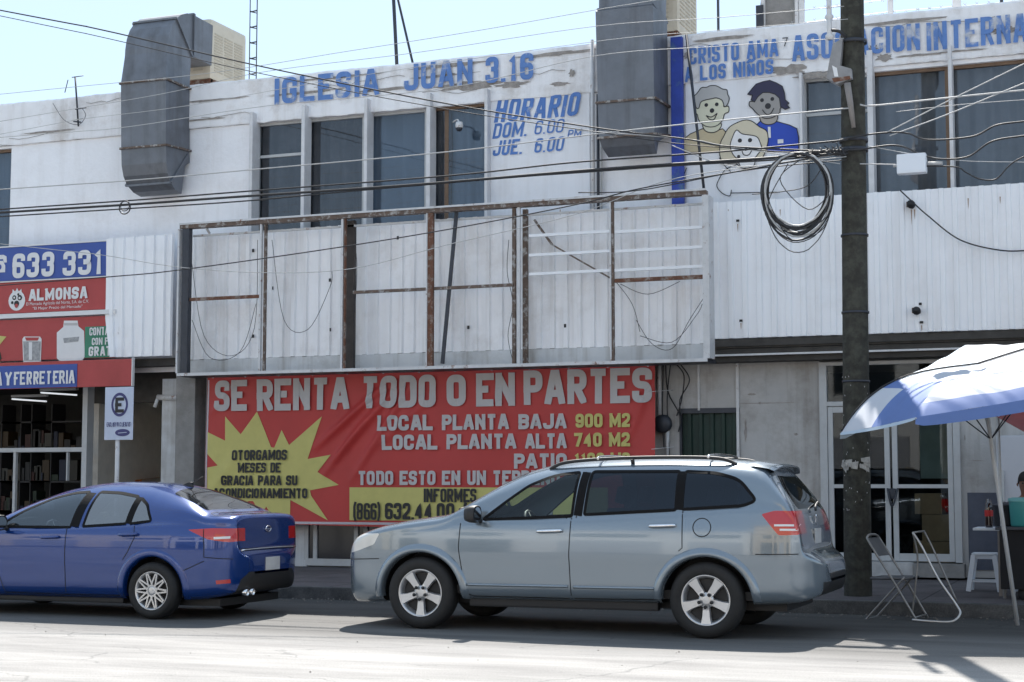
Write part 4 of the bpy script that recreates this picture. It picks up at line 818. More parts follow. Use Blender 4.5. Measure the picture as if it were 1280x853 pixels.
cooler(at(252,60,23.5).x,23.62,zpx(262,103,23.2)-.08,.92,1.15,1.12,'beige plastic cooler cabinet on the roof behind the left duct')
yd2=21.55; xA,xB=px(750,80,yd2)-.02,px(816,80,yd2)
P=[(23.0,9.5,1),(22.5,9.55,1.0),(22.05,9.5,1.0),(21.75,9.3,1),(yd2+.05,9.05,1),(yd2,zpx(780,9,yd2),.98),(yd2-.06,zpx(780,12,yd2),1.06),(yd2+.0,zpx(780,126,yd2),1.04),(yd2+.02,zpx(780,170,yd2),1.02),(yd2+.1,zpx(780,181,yd2),.96),(yd2+.3,zpx(780,190,yd2),.9)]
duct('cooler_duct','larger grey sheet metal duct beside the HORARIO notice, ending in front of the wall',P,xA,xB,.72,yd2,'',[2,5,7,8])
cooler(at(815,20,23.6).x,23.65,zpx(835,47,23.2)-.05,1.1,1.15,1.35,'beige cooler cabinet on the roof behind the larger duct near the middle')
# mast, poles, aerial, posts
t=thing('lattice_mast','thin grey lattice radio mast rising behind the parapet','mast',(at(318,98,30).x,30,7.35))
m=MB().use(mat('mast_steel',(.03,.033,.04),.6)); c=at(318,50,30); w3=[(c.x-.085,29.95),(c.x+.085,29.95),(c.x,30.1)]
m2=MB().use(MATS['mast_steel'])
for x,y in w3: m.tube([(x,y,7.35),(x,y,13.5)],.012,6)
m.build('mast_leg',t); k=7.4
while k<13.4:
    for i in range(3): 
        a=w3[i];b=w3[(i+1)%3]; m2.bar((a[0],a[1],k),(b[0],b[1],k),.012).bar((a[0],a[1],k),(b[0],b[1],k+.02),.012)
    k+=.34
m2.build('mast_bracing',t)
def poleobj(name,label,cat,a,b,r_,m_,group=None):
    a=Vector(a);b=Vector(b); o=MB().use(m_).tube([a,b],r_,8).build(name,None,label,cat,group,loc=tuple(a)); return o
a=at(501,82,25.0);b=at(489,-60,25.0); poleobj('roof_pole','thick dark pole leaning left on the roof above the church name','pole',(a.x,25,7.35),(b.x,25,b.z),.032,DKST)
a=at(532,80,25.2);b=at(486,-50,25.2); poleobj('roof_pole','thin dark pole leaning across the thick one on the roof','pole',(a.x+.08,25.2,7.35),(b.x,25.2,b.z),.022,DKST)
t=thing('tv_aerial','small bent television aerial fixed to the parapet left of the left duct','aerial',(at(96,160,22.2).x,22.18,at(96,156,22.2).z))
m=MB().use(WIREG); m.use(DKST).tube([at(98,158,22.18),at(94,96,22.18)],.016,6); m.build('aerial_mast',t); m=MB().use(DKST)
m.tube([at(81,116,22.1),at(85,100,22.1)],.008,5).tube([at(90,97,22.1),at(104,95,22.1)],.008,5).tube([at(94,137,22.1),at(108,135,22.1)],.008,5).tube(crom([at(66,129,22.1),at(80,150,22.1),at(98,156,22.1),at(107,145,22.1),at(103,136,22.1)],5),.005,5).tube([at(92,152,22.1),at(101,153,22.1)],.012,5); m.build('aerial_rod',t)
t=thing('roof_column','unfinished rough concrete column stub standing on the roof beside dark posts','column',(at(974,30,23.6).x,23.6,7.35))
m=MB().use(CONC); c=at(975,10,23.6); rows=[]
for i in range(14):
    z=7.35+i*.2; r_=.22+.03*R.random(); rows.append([(c.x+(r_+.015*R.random())*sx,23.6+r_*sy,z) for sx,sy in((-1,-1),(-.3,-1.05),(1,-1),(1.04,0),(1,1),(-1,1))])
m.grid(rows,smooth=False,closed=True); m.face(rows[-1]); m.build('column_shaft',t)
m=MB().use(WST)
for x in(954,996,1001): q=at(x,10,23.3); m.box(q.x-.025,q.x+.025,23.28,23.34,7.35,9.8)
m.build('post',t)
m=MB().use(DKST); q=at(950,18,23.3); m.box(q.x-.05,q.x+.06,23.25,23.32,8.05,8.42); m.build('dark_plate',t)
for i,(x,y_,w_,h_) in enumerate([(898,38,.012,9.6),(1113,10,.035,8.4),(1196,5,.055,8.35),(1252,4,.02,8.3),(1003,20,.03,9.9)]):
    q=at(x,y_,22.9); o=MB().use([DKST,WST,WST,DKST,WST][i]).box(q.x-w_,q.x+w_,22.87,22.93,7.35,h_).build('roof_post',None,['thin dark post on the parapet behind the lettering CRISTO AMA','pale steel post on the roof nearest the utility pole','thick pale steel post on the roof above the word INTERNACIONAL','thin post on the roof at the right edge','tall pale post on the roof beside the concrete column'][i],'post','steel posts on the roof',loc=(q.x,22.9,7.35))
m=MB().use(WIREG)
for k,z_ in enumerate((8.02,8.2)):
    pts=[(x,22.9+.0*k,z_-.03*math.sin((x+3.2)*1.2)**2+ (x+3)*.0) for x in[-4.7+.25*i for i in range(44)]]; m.tube(pts,.004,4)
    for i in range(64): x=-4.6+.16*i; m.bar((x-.02,22.88,z_-.03),(x+.02,22.92,z_+.02),.004); m.bar((x+.02,22.88,z_-.03),(x-.02,22.92,z_+.02),.004)
m.build('barbed_wire',None,'barbed wire strung between posts above the parapet on the right','wire')
rt_=thing('guy_rod','thin dark rod slanting across the mural from the parapet to the billboard frame','rod',loc0(880,238,21.9)); MB().use(DKST).tube([at(858,44,22.15),at(880,238,21.75)],.02,8).build('rod_shaft',rt_)
# dome camera in front of the fourth window
t=thing('dome_camera','small pale dome camera hanging in front of the right blue window','camera',loc0(574,160,22.05))
c=at(574,160,22.05); m=MB().use(WST); m.tube(crom([at(566,153,22.28),at(572,150,22.1),at(574,155,22.05)],4),.012,6).lathe([(0,.09),(.05,.085),(.06,.03),(.05,.0)],c,(0,0,1),16); m.build('camera_body',t); MB().use(DKST).lathe([(.05,0),(.045,-.03),(.025,-.05),(0,-.055)],c,(0,0,1),16).build('camera_dome',t)
# ================================================================== UTILITY POLE
pb=Vector((-3.17,19.06,floorz(19.06))); YP=19.06
t=thing('utility_pole','tall dark wooden utility pole on the pavement between the grey wagon and the chairs','pole',tuple(pb))
m=MB().use(POLEM); rows=[]
for i in range(40):
    z=i*.24; r_=.160-.0008*i; rows.append((r_,z))
m.lathe(rows+[(0,rows[-1][1])],pb,(.008,0,1),20); m.build('pole_shaft',t)
xp=lambda z: pb.x+.008*z
m=MB().use(mat('paper_scraps',(.45,.43,.40),.8,var=.5,vs=20))
r_=random.Random(4)
for k in range(14):
    a=-math.pi/2+(r_.random()-.5)*2.2; z=1.62+r_.random()*.12; w_=.05+.06*r_.random(); rr=.158; 
    p=Vector((xp(z)+rr*math.cos(a),YP+rr*math.sin(a),z)); ta=Vector((-math.sin(a),math.cos(a),0)); n_=Vector((math.cos(a),math.sin(a),0))
    m.face([p-ta*w_*.5+n_*.004,p+ta*w_*.5+n_*.006+Vector((0,0,.01)),p+ta*w_*.4+n_*.02+Vector((0,0,-.05-.04*r_.random())),p-ta*w_*.5+n_*.012+Vector((0,0,-.04))])
m.build('torn_paper',t)
# bracket with insulators and cut-out box left of the pole
ya=18.85; m=MB().use(WST); c=at(1037,0,ya)
pr=[]; z=at(1037,50,ya).z
k=0
zz=z
while zz<at(1037,-40,ya).z: pr+= [(.028,zz-z),(.05,zz-z+.03),(.05,zz-z+.05),(.028,zz-z+.075)] if k%3==0 else [(.03,zz-z),(.03,zz-z+.075)]; zz+=.078; k+=1
m.lathe(pr,(at(1037,50,ya).x,ya,z),(0,0,1),12); m.build('insulator',t)
m=MB().use(WIREM).tube(crom([at(1038,38,ya),at(1050,40,ya),at(1060,50,YP-.1),at(1070,52,YP-.12)],5),.02,6); m.build('bracket_arm',t)
m=MB().use(mat('grey_box_metal',(.32,.32,.33),.6,var=.3,dirt=.4)); 
f=[at(x,y,ya) for x,y in((1041,55),(1053,48),(1050,82),(1064,86),(1065,98),(1046,105),(1033,98),(1036,80))]; m.prism(f,(0,.16,0)); m.build('fuse_box',t)
MB().use(WHT).poly([at(x,y,ya-.004) for x,y in((1040,82),(1046,85),(1048,96),(1043,96))]).build('box_label',t); MB().use(RUST).prism([at(x,y,ya-.01) for x,y in((1040,98),(1062,95),(1063,99),(1042,103))],(0,.02,0)).build('box_lip',t)
m=MB().use(mat('grey_sleeve',(.26,.235,.22),.6,var=.3)).tube([at(1059,104,ya),at(1063,130,18.87),at(1067,160,18.88)],[.04,.035,.025],8); m.build('terminal_sleeve',t)
m=MB().use(DKST)
for z in(at(1070,53,YP).z,at(1070,176,YP).z,at(1070,188,YP).z): m.lathe([(.163,-.02),(.168,-.02),(.168,.02),(.163,.02)],(xp(z),YP,z),(0,0,1),20)
for z in(2.6,3.4,4.3): m.lathe([(.158,-.012),(.161,-.012),(.161,.012),(.158,.012)],(xp(z),YP,z),(0,0,1),20)
m.build('strap',t)
m=MB().use(WST); r_=random.Random(8)
for k in range(40):
    a=-math.pi/2+(r_.random()-.5)*2.4; z=1.1+r_.random()*1.6; p=Vector((xp(z)+.160*math.cos(a),YP+.160*math.sin(a),z)); m.bar(p,p+Vector((.012*(r_.random()-.5),0,.014)),.004)
m.build('staple',t)
# ================================================================== CABLES
YK=18.86
def cable(pts,r_,m_,label,Y=YK,ext=None,group='cables strung along the street',n=8):
    P=[at(x,y,Y if not isinstance(Y,(list,tuple)) else Y[i]) for i,(x,y) in enumerate(pts)]
    if ext: d=(P[0]-P[1]).normalized(); P=[P[0]+d*ext]+P
    c=P[len(P)//2]; o=MB().use(m_).tube(crom(P,n),r_,6).build('overhead_cable',None,label,'cable',group,loc=tuple(c)); return o
cable([(0,13),(120,36),(330,84),(560,130),(745,160),(857,174),(909,183),(1055,190)],.010,WIREM,'black overhead cable sloping down from the top left corner across the church name',ext=14)
cable([(0,20),(120,45),(330,93),(560,137),(745,165),(860,181),(1055,195)],.006,WIREM,'thin dark cable running just below the one from the top left corner',ext=14)
cable([(0,237),(160,226),(330,211),(560,190),(760,166),(900,151),(1043,137),(1060,136)],.008,WIREG,'grey cable passing just below the HORARIO lettering to the pole',ext=14)
cable([(0,262),(160,251),(300,240),(560,220),(720,203),(900,190),(1060,175)],.011,WIREM,'uppermost of the close black cables under the upper windows',ext=14)
cable([(0,266),(160,256),(300,246),(520,231),(760,211),(970,197),(1060,188)],.017,WIREM,'thickest black cable under the upper windows',ext=14)
cable([(0,271),(160,261),(300,252),(430,240),(640,222),(723,216),(850,207),(970,200),(1060,192)],.010,WIREM,'lowest of the close black cables under the upper windows',ext=14)
cable([(0,357),(140,346),(222,338),(400,313),(560,287),(720,256),(800,236),(930,213),(1058,190)],.008,WIREM,'black cable climbing from the phone sign across the billboard frame to the pole',ext=14)
cable([(0,305),(120,318),(222,334),(330,341),(440,336),(560,306),(720,268),(850,222),(1058,196)],.005,WIREG,'thin sagging grey cable across the upper part of the billboard frame',ext=14)
cable([(0,118),(250,93),(430,65),(600,38),(760,10),(900,-12),(1060,-36)],.004,WIREG,'faint upper wire against the sky above the church name',ext=14)
cable([(0,152),(200,118),(330,90),(520,66),(745,33),(900,22),(1055,8)],.004,WIREG,'faint lower wire against the sky above the church name',ext=14)
cable([(0,172),(150,160),(330,133),(560,110),(745,70),(900,58),(1055,48)],.0045,WIREG,'faint grey wire crossing the letters of the church name',ext=14)
cable([(0,168),(96,150),(230,133),(430,98),(745,52),(900,38),(1060,24)],.0035,WIREG,'faintest wire across the parapet beside the left duct',ext=14)
cable([(720,163),(857,174),(909,183),(1050,205)],.006,WIREG,'pale slack wire across the mural of children')
cable([(840,182),(900,205),(940,208),(1000,200),(1058,192)],.006,WIREG,'pale wire dipping below the painted children to the coil')
cable([(723,241),(800,238),(933,213),(1058,200)],.007,WIREM,'dark cable from the billboard frame top to the cable coil')
cable([(1075,131),(1095,132),(1190,122),(1320,109)],.010,WIREG,'pale cable leaving the pole to the right across the upper windows')
cable([(1108,166),(1190,124),(1280,80),(1330,56)],.007,WIREG,'upper pale wire climbing steeply to the right edge')
cable([(1112,170),(1190,141),(1280,104),(1330,84)],.007,WIREG,'lower pale wire climbing to the right edge')
cable([(1040,178),(1075,170),(1110,166),(1135,167),(1160,175),(1215,171),(1245,157),(1280,152),(1330,146)],.011,WIREM,'black cable looping above the white splice box')
cable([(1040,188),(1075,187),(1110,182),(1130,184),(1150,193),(1175,199),(1210,196),(1240,177),(1280,170),(1330,163)],.011,WIREM,'black cable looping behind the white splice box')
cable([(1158,208),(1195,209),(1208,216),(1225,224),(1245,224),(1262,207),(1280,196),(1330,175)],.009,WIREM,'black cable leaving the splice box and rising to the right edge')
cable([(1075,205),(1122,206)],.007,WIREG,'short pale cable between the pole and the splice box')
cable([(1120,140),(1200,131),(1280,125),(1330,122)],.004,WIREG,'thin wire under the uppermost pale cable right of the pole')
cable([(1085,183),(1190,200),(1280,203),(1330,204)],.004,WIREG,'thin wire crossing behind the splice box')
cable([(1125,238),(1140,252),(1160,270),(1200,300),(1250,313),(1290,313),(1330,310)],.010,WIREM,'black cable drooping over the corrugated fascia to the right edge',Y=21.9)
o=MB().use(WIREM); 
for k in range(14):
    f=k/13; o.tube(crom([at(985+5*k,196-1.2*k+4*math.sin(k*2.),YK-.03),at(1005+4*k,192+3*math.cos(k),YK-.05),at(1030+2*k,188+4*math.sin(k*3.),YK-.04)],5),.006,5)
o.build('cable_tie_bundle',None,'tangled bundle of tied cables between the coil and the pole','cable',loc=tuple(at(1020,192,YK)))
# insulators on the cladding
for (x,y,l) in((1139,256,'black rusty insulator near the top of the corrugated fascia right of the pole'),(1146,389,'black bracket stub near the bottom of the corrugated fascia right of the pole')):
    c=at(x,y,21.9); t=thing('wall_insulator',l,'insulator',(c.x,21.9,c.z)); MB().use(BLK).lathe([(0,-.12),(.03,-.12),(.03,-.08),(.055,-.07),(.055,-.03),(.03,-.02),(.045,.02),(.045,.06)],(c.x,21.92,c.z),(0,1,0),12).build('insulator_body',t); MB().use(RUST).box(c.x-.07,c.x+.02,21.95,21.975,c.z-.02,c.z+.05).build('bracket',t)
for x,y in((922,276),(926,401),(1152,403),(1150,380)): p=at(x,y,YC-.05); MB().use(BLK).box(p.x-.02,p.x+.02,YC-.055,YC-.03,p.z-.015,p.z+.015).build('cladding_hole',B)
RUN=mat('rust_run',(.42,.27,.18),.8,var=.4,vs=14)
for k,(x,y,l) in enumerate(((1139,262,.22),(1143,262,.14),(1146,394,.16),(922,280,.12),(926,404,.10),(1152,407,.09),(700,262,.1),(910,262,.12),(975,262,.1),(1210,248,.15),(1250,246,.1))):
    p=at(x,y,YC-.05); m=MB().use(RUN); m.poly([(p.x-.006,YC-.046,p.z),(p.x+.008,YC-.046,p.z),(p.x+.005,YC-.046,p.z-l*.6),(p.x+.001,YC-.046,p.z-l),(p.x-.004,YC-.046,p.z-l*.5)]); m.build('rust_stain',B,fixn=False)
# splice box
c=at(1140,206,YK); t=thing('splice_box','white rounded cable splice box hanging right of the utility pole','box',tuple(c)); m=MB().use(PLAS).box(c.x-.165,c.x+.165,YK-.08,YK+.07,c.z-.11,c.z+.12,bev=.03); m.build('box_shell',t); MB().use(WIREG).tube([(c.x+.165,YK,c.z+.0),(c.x+.34,YK,c.z-.01)],.02,8).tube([(c.x-.165,YK,c.z),(c.x-.21,YK,c.z)],.018,8).build('cable_gland',t)
# small loop tied on the left cables
c=at(157,260,YK); m=MB().use(WIREM); m.tube([(c.x+.09*math.cos(k*.4),YK-.02,c.z+.09*math.sin(k*.4)) for k in range(16)],.009,6,closed=True).tube([(c.x+.07*math.cos(k*.4)+.01,YK-.03,c.z+.02+.07*math.sin(k*.4)) for k in range(16)],.007,6,closed=True); m.build('cable_loop',None,'small round cable loop tied on the black cables under the left duct','cable loop',loc=tuple(c))
# coil of cable
c=at(997,250,YK-.06); m=MB(); rr=random.Random(3)
for k in range(15):
    rx=.34+.07*rr.random(); rz=.40+.09*rr.random(); ox=(rr.random()-.5)*.05; bot=.05*rr.random() if k<12 else .22*rr.random()+.05
    pts=[]; zt_=at(997,193,YK).z
    for i in range(36):
        a=2*math.pi*i/36; z=math.sin(a); pts.append((c.x+ox+(rx)*math.cos(a)*(1-.1*(z<0)*z*z),YK-.06-.012*(k%6)+.02*math.sin(a*2+k),zt_-(rz+bot/2)+(rz+bot/2)*z-.03*rr.random()*.3))
    m.use(WIREM if k%5 else WIREG); m.tube(pts,.012 if k<12 else .006,6,closed=True)
m.build('cable_coil',None,'large hanging coil of black cable left of the utility pole','cable coil',loc=tuple(c))
for k,pts in enumerate([[(1000,200),(975,225),(1010,262),(1040,240)],[(1030,205),(1010,232),(975,240),(940,243)],[(965,262),(990,300),(1030,285),(1042,240)],[(985,205),(960,260),(1000,290),(1035,270)]]): MB().use(WIREM).tube(crom([at(x,y,YK-.12-.01*k) for x,y in pts],6),.006,5).build('loose_cable_end',None,'thin loose cable end inside the hanging coil','cable','loose ends in the cable coil',loc=tuple(c))
# hanging cables on the ground floor wall beside the banner
for k,pts in enumerate([[(832,455),(835,490),(850,520),(848,540)],[(845,455),(855,470),(852,500),(846,520)],[(838,455),(834,500),(836,560),(838,600)],[(829,455),(828,520),(830,560)],[(850,455),(862,475),(850,500),(852,520)]]): MB().use(WIREM).tube(crom([at(x,y,YG-.05-.01*k) for x,y in pts],6),.009,5).build('wall_cable',None,'dark cable hanging down the wall between the banner and the green gate','cable','cables hanging beside the banner',loc=tuple(at(pts[0][0],pts[0][1],YG)))
c=at(829,530,YG-.06); t=thing('meter_base','dark round electricity meter base with pipe on the wall beside the banner','meter',tuple(c)); MB().use(DKST).lathe([(0,-.10),(.10,-.10),(.13,-.07),(.13,.0)],(c.x,YG-.05,c.z),(0,1,0),20).build('meter_body',t); MB().use(WST).tube([(c.x-.05,YG-.06,c.z+.1),(c.x-.05,YG-.06,3.1)],.035,8).tube([(c.x+.06,YG-.06,c.z-.1),(c.x+.06,YG-.06,c.z-.5)],.03,8).build('conduit',t)
# ================================================================== UMBRELLA, STALL, CHAIRS
UMW=mat('white_umbrella_fabric',(.50,.52,.57),.7,var=.05,vs=3); UMB=mat('blue_umbrella_fabric',(.10,.17,.40),.7,var=.1,vs=4); UML=mat('pale_blue_umbrella_fabric',(.42,.51,.60),.7)
YU=17.35; UC=at(1224,488,YU); 
def cv(dx,dy,dz): return RT*dx+Vector((math.sin(-TH)*dy*-1*-1,math.cos(TH)*dy,0))+Vector((0,0,dz))
FH=Vector((-math.sin(TH),math.cos(TH),0))
az=[178,112,40,-30,-85-28,]; 
tips={178:(-1.41,.05,-.43),100:(.24,1.5,.50),28:(1.75,.8,.54),-50:(1.05,-1.35,.02),-116:(-.98,-1.32,-.33)}
T=[UC+RT*a+FH*b+Vector((0,0,c)) for a,b,c in tips.values()]; apex=at(1222,456,YU)
t=thing('market_umbrella','large blue and white market umbrella tilted over the stall at the right edge','umbrella',(-1.31,17.45,0))
base=Vector((-1.31,17.45,0))
m=MB(); nT=len(T); K=26
def rib(i,s): 
    p=apex.lerp(T[i],s); p=p+Vector((0,0,(.33 if i==0 else .17)*1.6*(s-s**4))); return p
for i in range(nT):
    j=(i+1)%nT; rows=[]
    for a in range(K+1):
        s=a/K; A=rib(i,s);Bq=rib(j,s); row=[]
        for b in range(K+1):
            u=b/K; sag=math.sin(math.pi*u); p=A.lerp(Bq,u)-Vector((0,0,.025*sag*s))-(A.lerp(Bq,.5)-apex)*.03*sag*s*s
            p.z+=(.014*math.sin(u*17+s*5+i)*s*(1.1-s)*2+.006*math.sin(u*31-s*9)*s*(1.05-s)*2)*math.sin(math.pi*u)
            row.append(p)
        rows.append(row)
    V=[[m.bm.verts.new(p) for p in r_] for r_ in rows]
    for a in range(K):
        for b in range(K):
            s=(a+.5)/K; u=(b+.5)/K
            if i==4: mm=UMB if (s>.58 and (u<.62 or s<.70)) else UMW      # panel between the near-left rib and the left rib
            elif i==0: mm=UML if s<.8 else UMW
            elif i==3: mm=UMB if s>.87 else UMW
            else: mm=UMB if .7<s<.9 else UMW
            m.use(mm); q=[V[a][b],V[a][b+1],V[a+1][b+1],V[a+1][b]]
            try: f=m.bm.faces.new(q)
            except ValueError: continue
            f.smooth=True; f.material_index=m.k
bmesh.ops.remove_doubles(m.bm,verts=m.bm.verts,dist=.0005)
m.build('canopy',t)
for i in range(nT):
    j=(i+1)%nT; hv=.25 if i==4 else 1; m=MB().use(UMB if i in(3,2) else UML); rows=[]
    for b in range(K+1):
        u=b/K; sag=math.sin(math.pi*u); A=rib(i,1);Bq=rib(j,1); p=A.lerp(Bq,u)-Vector((0,0,.025*sag))-(A.lerp(Bq,.5)-apex)*.03*sag
        rows.append([p,p+Vector((0,0,(-.06-.05*math.sin(math.pi*u)**.3)*hv))+ (p-apex)*.01])
    m.grid(rows); m.build('valance',t)
for i in range(nT): MB().use(BLK if i in(0,2) else WST).tube([rib(i,k/10)+Vector((0,0,.012 if i in(0,2) else -.015)) for k in range(11)],.010,6).build('rib',t)
pt_=at(1235,525,17.4); d=(pt_-base).normalized(); L=(apex.z-.02-base.z)/d.z
MB().use(ALU).tube([base+Vector((0,0,.0)),base+d*L],.022,12).build('pole',t)
MB().use(PLAS).lathe([(0,.06),(.03,.05),(.035,0),(.0,-.01)],T[1]+Vector((0,0,.0)),(0,0,1),10).build('tip_cap',t)
m=MB().use(DKST)
for i in range(nT): m.tube([base+d*(L-.75),rib(i,.5)-Vector((0,0,.02))],.007,5)
m.build('stretcher',t)
# red tarpaulin behind
t=thing('red_tarpaulin','dark red tarpaulin corner stretched under the right side of the blue umbrella','tarpaulin',loc0(1270,530,19.2))
q=[at(1240,518,19.2),at(1292,503,19.9),at(1420,480,19.6),at(1420,560,18.6),at(1296,549,18.8)]
m=MB().use(mat('dark_red_tarp',(.22,.015,.015),.6,var=.2)); c=sum(q,Vector())/5; rows=[[c.lerp(p,s)-Vector((0,0,.08*math.sin(math.pi*s))) for p in q] for s in(.02,.25,.5,.75,1)]; m.grid(rows,closed=True); m.build('tarp_sheet',t)
MB().use(ALU).tube([Vector((at(1252,600,19.2).x,19.2,floorz(19.2))),at(1247,515,19.2)],.018,8).build('tarp_pole',t)
# white panel / refrigerator-like board on the wall
c=at(1246,545,YG-.4); t=thing('white_cabinet','tall plain white cabinet standing against the wall at the right edge','cabinet',(c.x+.45,YG-.3,.3))
MB().use(mat('white_enamel',(.50,.51,.55),.4,var=.05)).box(c.x,c.x+.95,YG-.55,YG-.02,.36,c.z,bev=.02).build('cabinet_body',t)
MB().use(ALU).box(c.x+.06,c.x+.09,YG-.60,YG-.55,1.2,1.6,bev=.006).build('handle',t); m=MB().use(BLK)
for dx in(.06,.85): m.box(c.x+dx,c.x+dx+.06,YG-.5,YG-.1,.29,.36)
m.build('foot',t)
# stool
def stool(x,y,lab,h=.45):
    z0=floorz(y); t=thing('plastic_stool',lab,'stool',(x,y,z0)); m=MB().use(PLAS).box(x-.14,x+.14,y-.14,y+.14,z0+h-.03,z0+h,bev=.012).box(x-.13,x+.13,y-.13,y+.13,z0+h-.07,z0+h-.03,bev=.004); m.build('seat',t)
    for sx in(-1,1):
        for sy in(-1,1):
            a=Vector((x+sx*.12,y+sy*.12,z0+h-.03)); b=Vector((x+sx*.18,y+sy*.18,z0)); MB().use(PLAS).bar(a,b,.055,.045).build('leg',t)
    m=MB().use(PLAS)
    for sx,sy in((-1,0),(1,0),(0,-1),(0,1)):
        k=.162; p=Vector((x+(sx or -1)*k,y+(sy or -1)*k,z0+.12)); q=Vector((x+(sx or 1)*k,y+(sy or 1)*k,z0+.12)); m.bar(p,q,.035,.02)
    m.build('stretcher',t); return t
sp=at(1227,722,19.9)
stool(sp.x,20.35,'white plastic stool standing under the small table with the bottle')
# small table with a bottle
ty=19.6; zt=at(1230,661,ty).z; x0=px(1217,661,ty); t=thing('small_table','small white topped table carrying a cola bottle behind the umbrella pole','table',(x0+.35,ty+.2,floorz(ty)))
MB().use(PLAS).box(x0,x0+.75,ty-.1,ty+.5,zt-.02,zt+.01,bev=.006).build('tabletop',t)
for dx,dy in((.29,-.07),(.72,-.07),(.29,.47),(.72,.47)): MB().use(mat('pale_wood_leg',(.30,.26,.23),.7)).box(x0+dx-.02,x0+dx+.02,ty+dy-.02,ty+dy+.02,floorz(ty+dy)-.02,zt-.02).build('leg',t)
bx_=px(1236,640,ty+.1); zb=zt+.01; t=thing('cola_bottle','dark cola bottle with a red label standing on the small table','bottle',(bx_,ty+.1,zb))
COLA=mat('cola_liquid',(.02,.008,.006),.1,coat=1); Hh=at(1236,625,ty).z-zt
MB().use(COLA).lathe([(0,0),(.042,0),(.045,.02),(.043,.12),(.047,.18),(.044,.25),(.02,.33),(.014,Hh-.03)],(bx_,ty+.1,zb),(0,0,1),16).build('bottle_body',t)
MB().use(mat('red_bottle_label',(.5,.02,.02),.5)).lathe([(.0475,.13),(.0478,.2)],(bx_,ty+.1,zb),(0,0,1),16).build('bottle_label',t); MB().use(mat('red_bottle_label',(.5,.02,.02))).lathe([(.016,Hh-.03),(.016,Hh),(0,Hh)],(bx_,ty+.1,zb),(0,0,1),12).build('bottle_cap',t)
# dark food cart at the right edge
yc=18.9; x0=px(1250,700,yc); zt=at(1265,659,yc).z; CART=mat('black_cart_paint',(.008,.008,.010),.8,var=.3,dirt=.2)
t=thing('food_cart','black food cart at the right edge with a teal cooler on top','cart',(x0+.7,yc+.35,floorz(yc)))
MB().use(CART).box(x0,x0+1.7,yc,yc+.75,floorz(yc)+.12,zt-.035,bev=.012).build('cart_body',t); MB().use(DKST).box(x0-.04,x0+1.75,yc-.04,yc+.8,zt-.033,zt,bev=.006).build('countertop',t)
m=MB().use(BLK)
for dx in(.25,1.45):
    for dy in(.08,.67): m.lathe([(0,-.02),(.07,-.02),(.08,0),(.07,.02),(0,.02)],(x0+dx,yc+dy,floorz(yc+dy)+.07),(0,1,0),14)
m.build('caster',t)
xc_=px(1262,640,yc+.2); t=thing('drinks_cooler','round teal drinks cooler with a lid standing on the black cart','cooler',(xc_+.17,yc+.25,zt)); hh=at(1270,622,yc+.2).z-zt
MB().use(TEAL).lathe([(0,.0),(.155,0),(.165,.02),(.18,hh*.8),(.18,hh*.86)],(xc_+.17,yc+.25,zt+.001),(0,0,1),24).build('cooler_body',t); MB().use(mat('pale_teal_lid',(.16,.42,.42),.4)).lathe([(.19,hh*.86),(.19,hh*.95),(.15,hh),(0,hh)],(xc_+.17,yc+.25,zt),(0,0,1),24).build('lid',t)
xq=px(1253,640,yc+.3); t=thing('dark_pot','dark cooking pot beside the teal cooler on the cart','pot',(xq,yc+.4,zt)); MB().use(DKST).lathe([(0,.0),(.12,0),(.13,.02),(.13,.22),(.14,.23),(.13,.24),(0,.27)],(xq+.02,yc+.45,zt+.001),(0,0,1),24).build('pot_body',t); MB().use(DKST).tube(crom([(xq-.1,yc+.45,zt+.18),(xq-.14,yc+.45,zt+.2),(xq-.1,yc+.45,zt+.22)],4),.008,6).build('handle',t)
# folding chairs
CHM=mat('worn_chair_tube',(.33,.32,.31),.4,metal=.5,var=.3,vs=15); CHS=mat('grey_chair_sheet',(.12,.12,.125),.5,metal=.2,var=.3)
def fold_chair(loc,rz,lab,seat=True,back=True):
    t=thing('folding_chair',lab,'folding chair',loc,'metal folding chairs by the utility pole'); t.rotation_euler=(0,0,rz)
    o=Vector(loc)
    def W(m): return m
    L=lambda x,y,z:(o.x+x,o.y+y,o.z+z)     # mesh is shifted back to the root afterwards
    w_=.22
    m=MB().use(CHM)   # rear-to-front legs carrying the backrest, one bent tube
    m.tube(crom([L(.30,-w_,0),L(.05,-w_,.42),L(-.19,-w_,.80),L(-.225,-w_+.06,.87),L(-.23,0,.885),L(-.225,w_-.06,.87),L(-.19,w_,.80),L(.05,w_,.42),L(.30,w_,0)],5),.012,8); m.tube([L(.28,-w_,.04),L(.28,w_,.04)],.008,6); m.build('back_frame',t)
    m=MB().use(CHM); m.tube(crom([L(.17,-w_+.03,.45),L(-.02,-w_+.03,.25),L(-.23,-w_+.03,.02),L(-.25,-w_+.05,.0),L(-.25,w_-.05,0),L(-.23,w_-.03,.02),L(-.02,w_-.03,.25),L(.17,w_-.03,.45)],5),.011,8); m.build('rear_leg_frame',t)
    if seat:
        m=MB().use(CHS); rows=[[L(-.19+.40*i/8,-w_+.035+(2*w_-.07)*j/8,.435-.012*math.sin(math.pi*j/8)*math.sin(math.pi*i/8)+.01*i/8) for j in range(9)] for i in range(9)]; m.grid(rows); rows=[[(a,b,c-.02) for a,b,c in r_] for r_ in rows]; m.grid(rows); m.tube([L(-.19,-w_+.03,.43),L(.21,-w_+.03,.44),L(.21,w_-.03,.44),L(-.19,w_-.03,.43)],.012,8,closed=True); m.build('seat',t)
    if back:
        m=MB().use(CHS); rows=[[L(-.10-.115*i/6-.02*math.sin(math.pi*j/8),-w_+.01+(2*w_-.02)*j/8,.66+.19*i/6) for j in range(9)] for i in range(7)]; m.grid(rows); m.build('backrest',t)
    return t
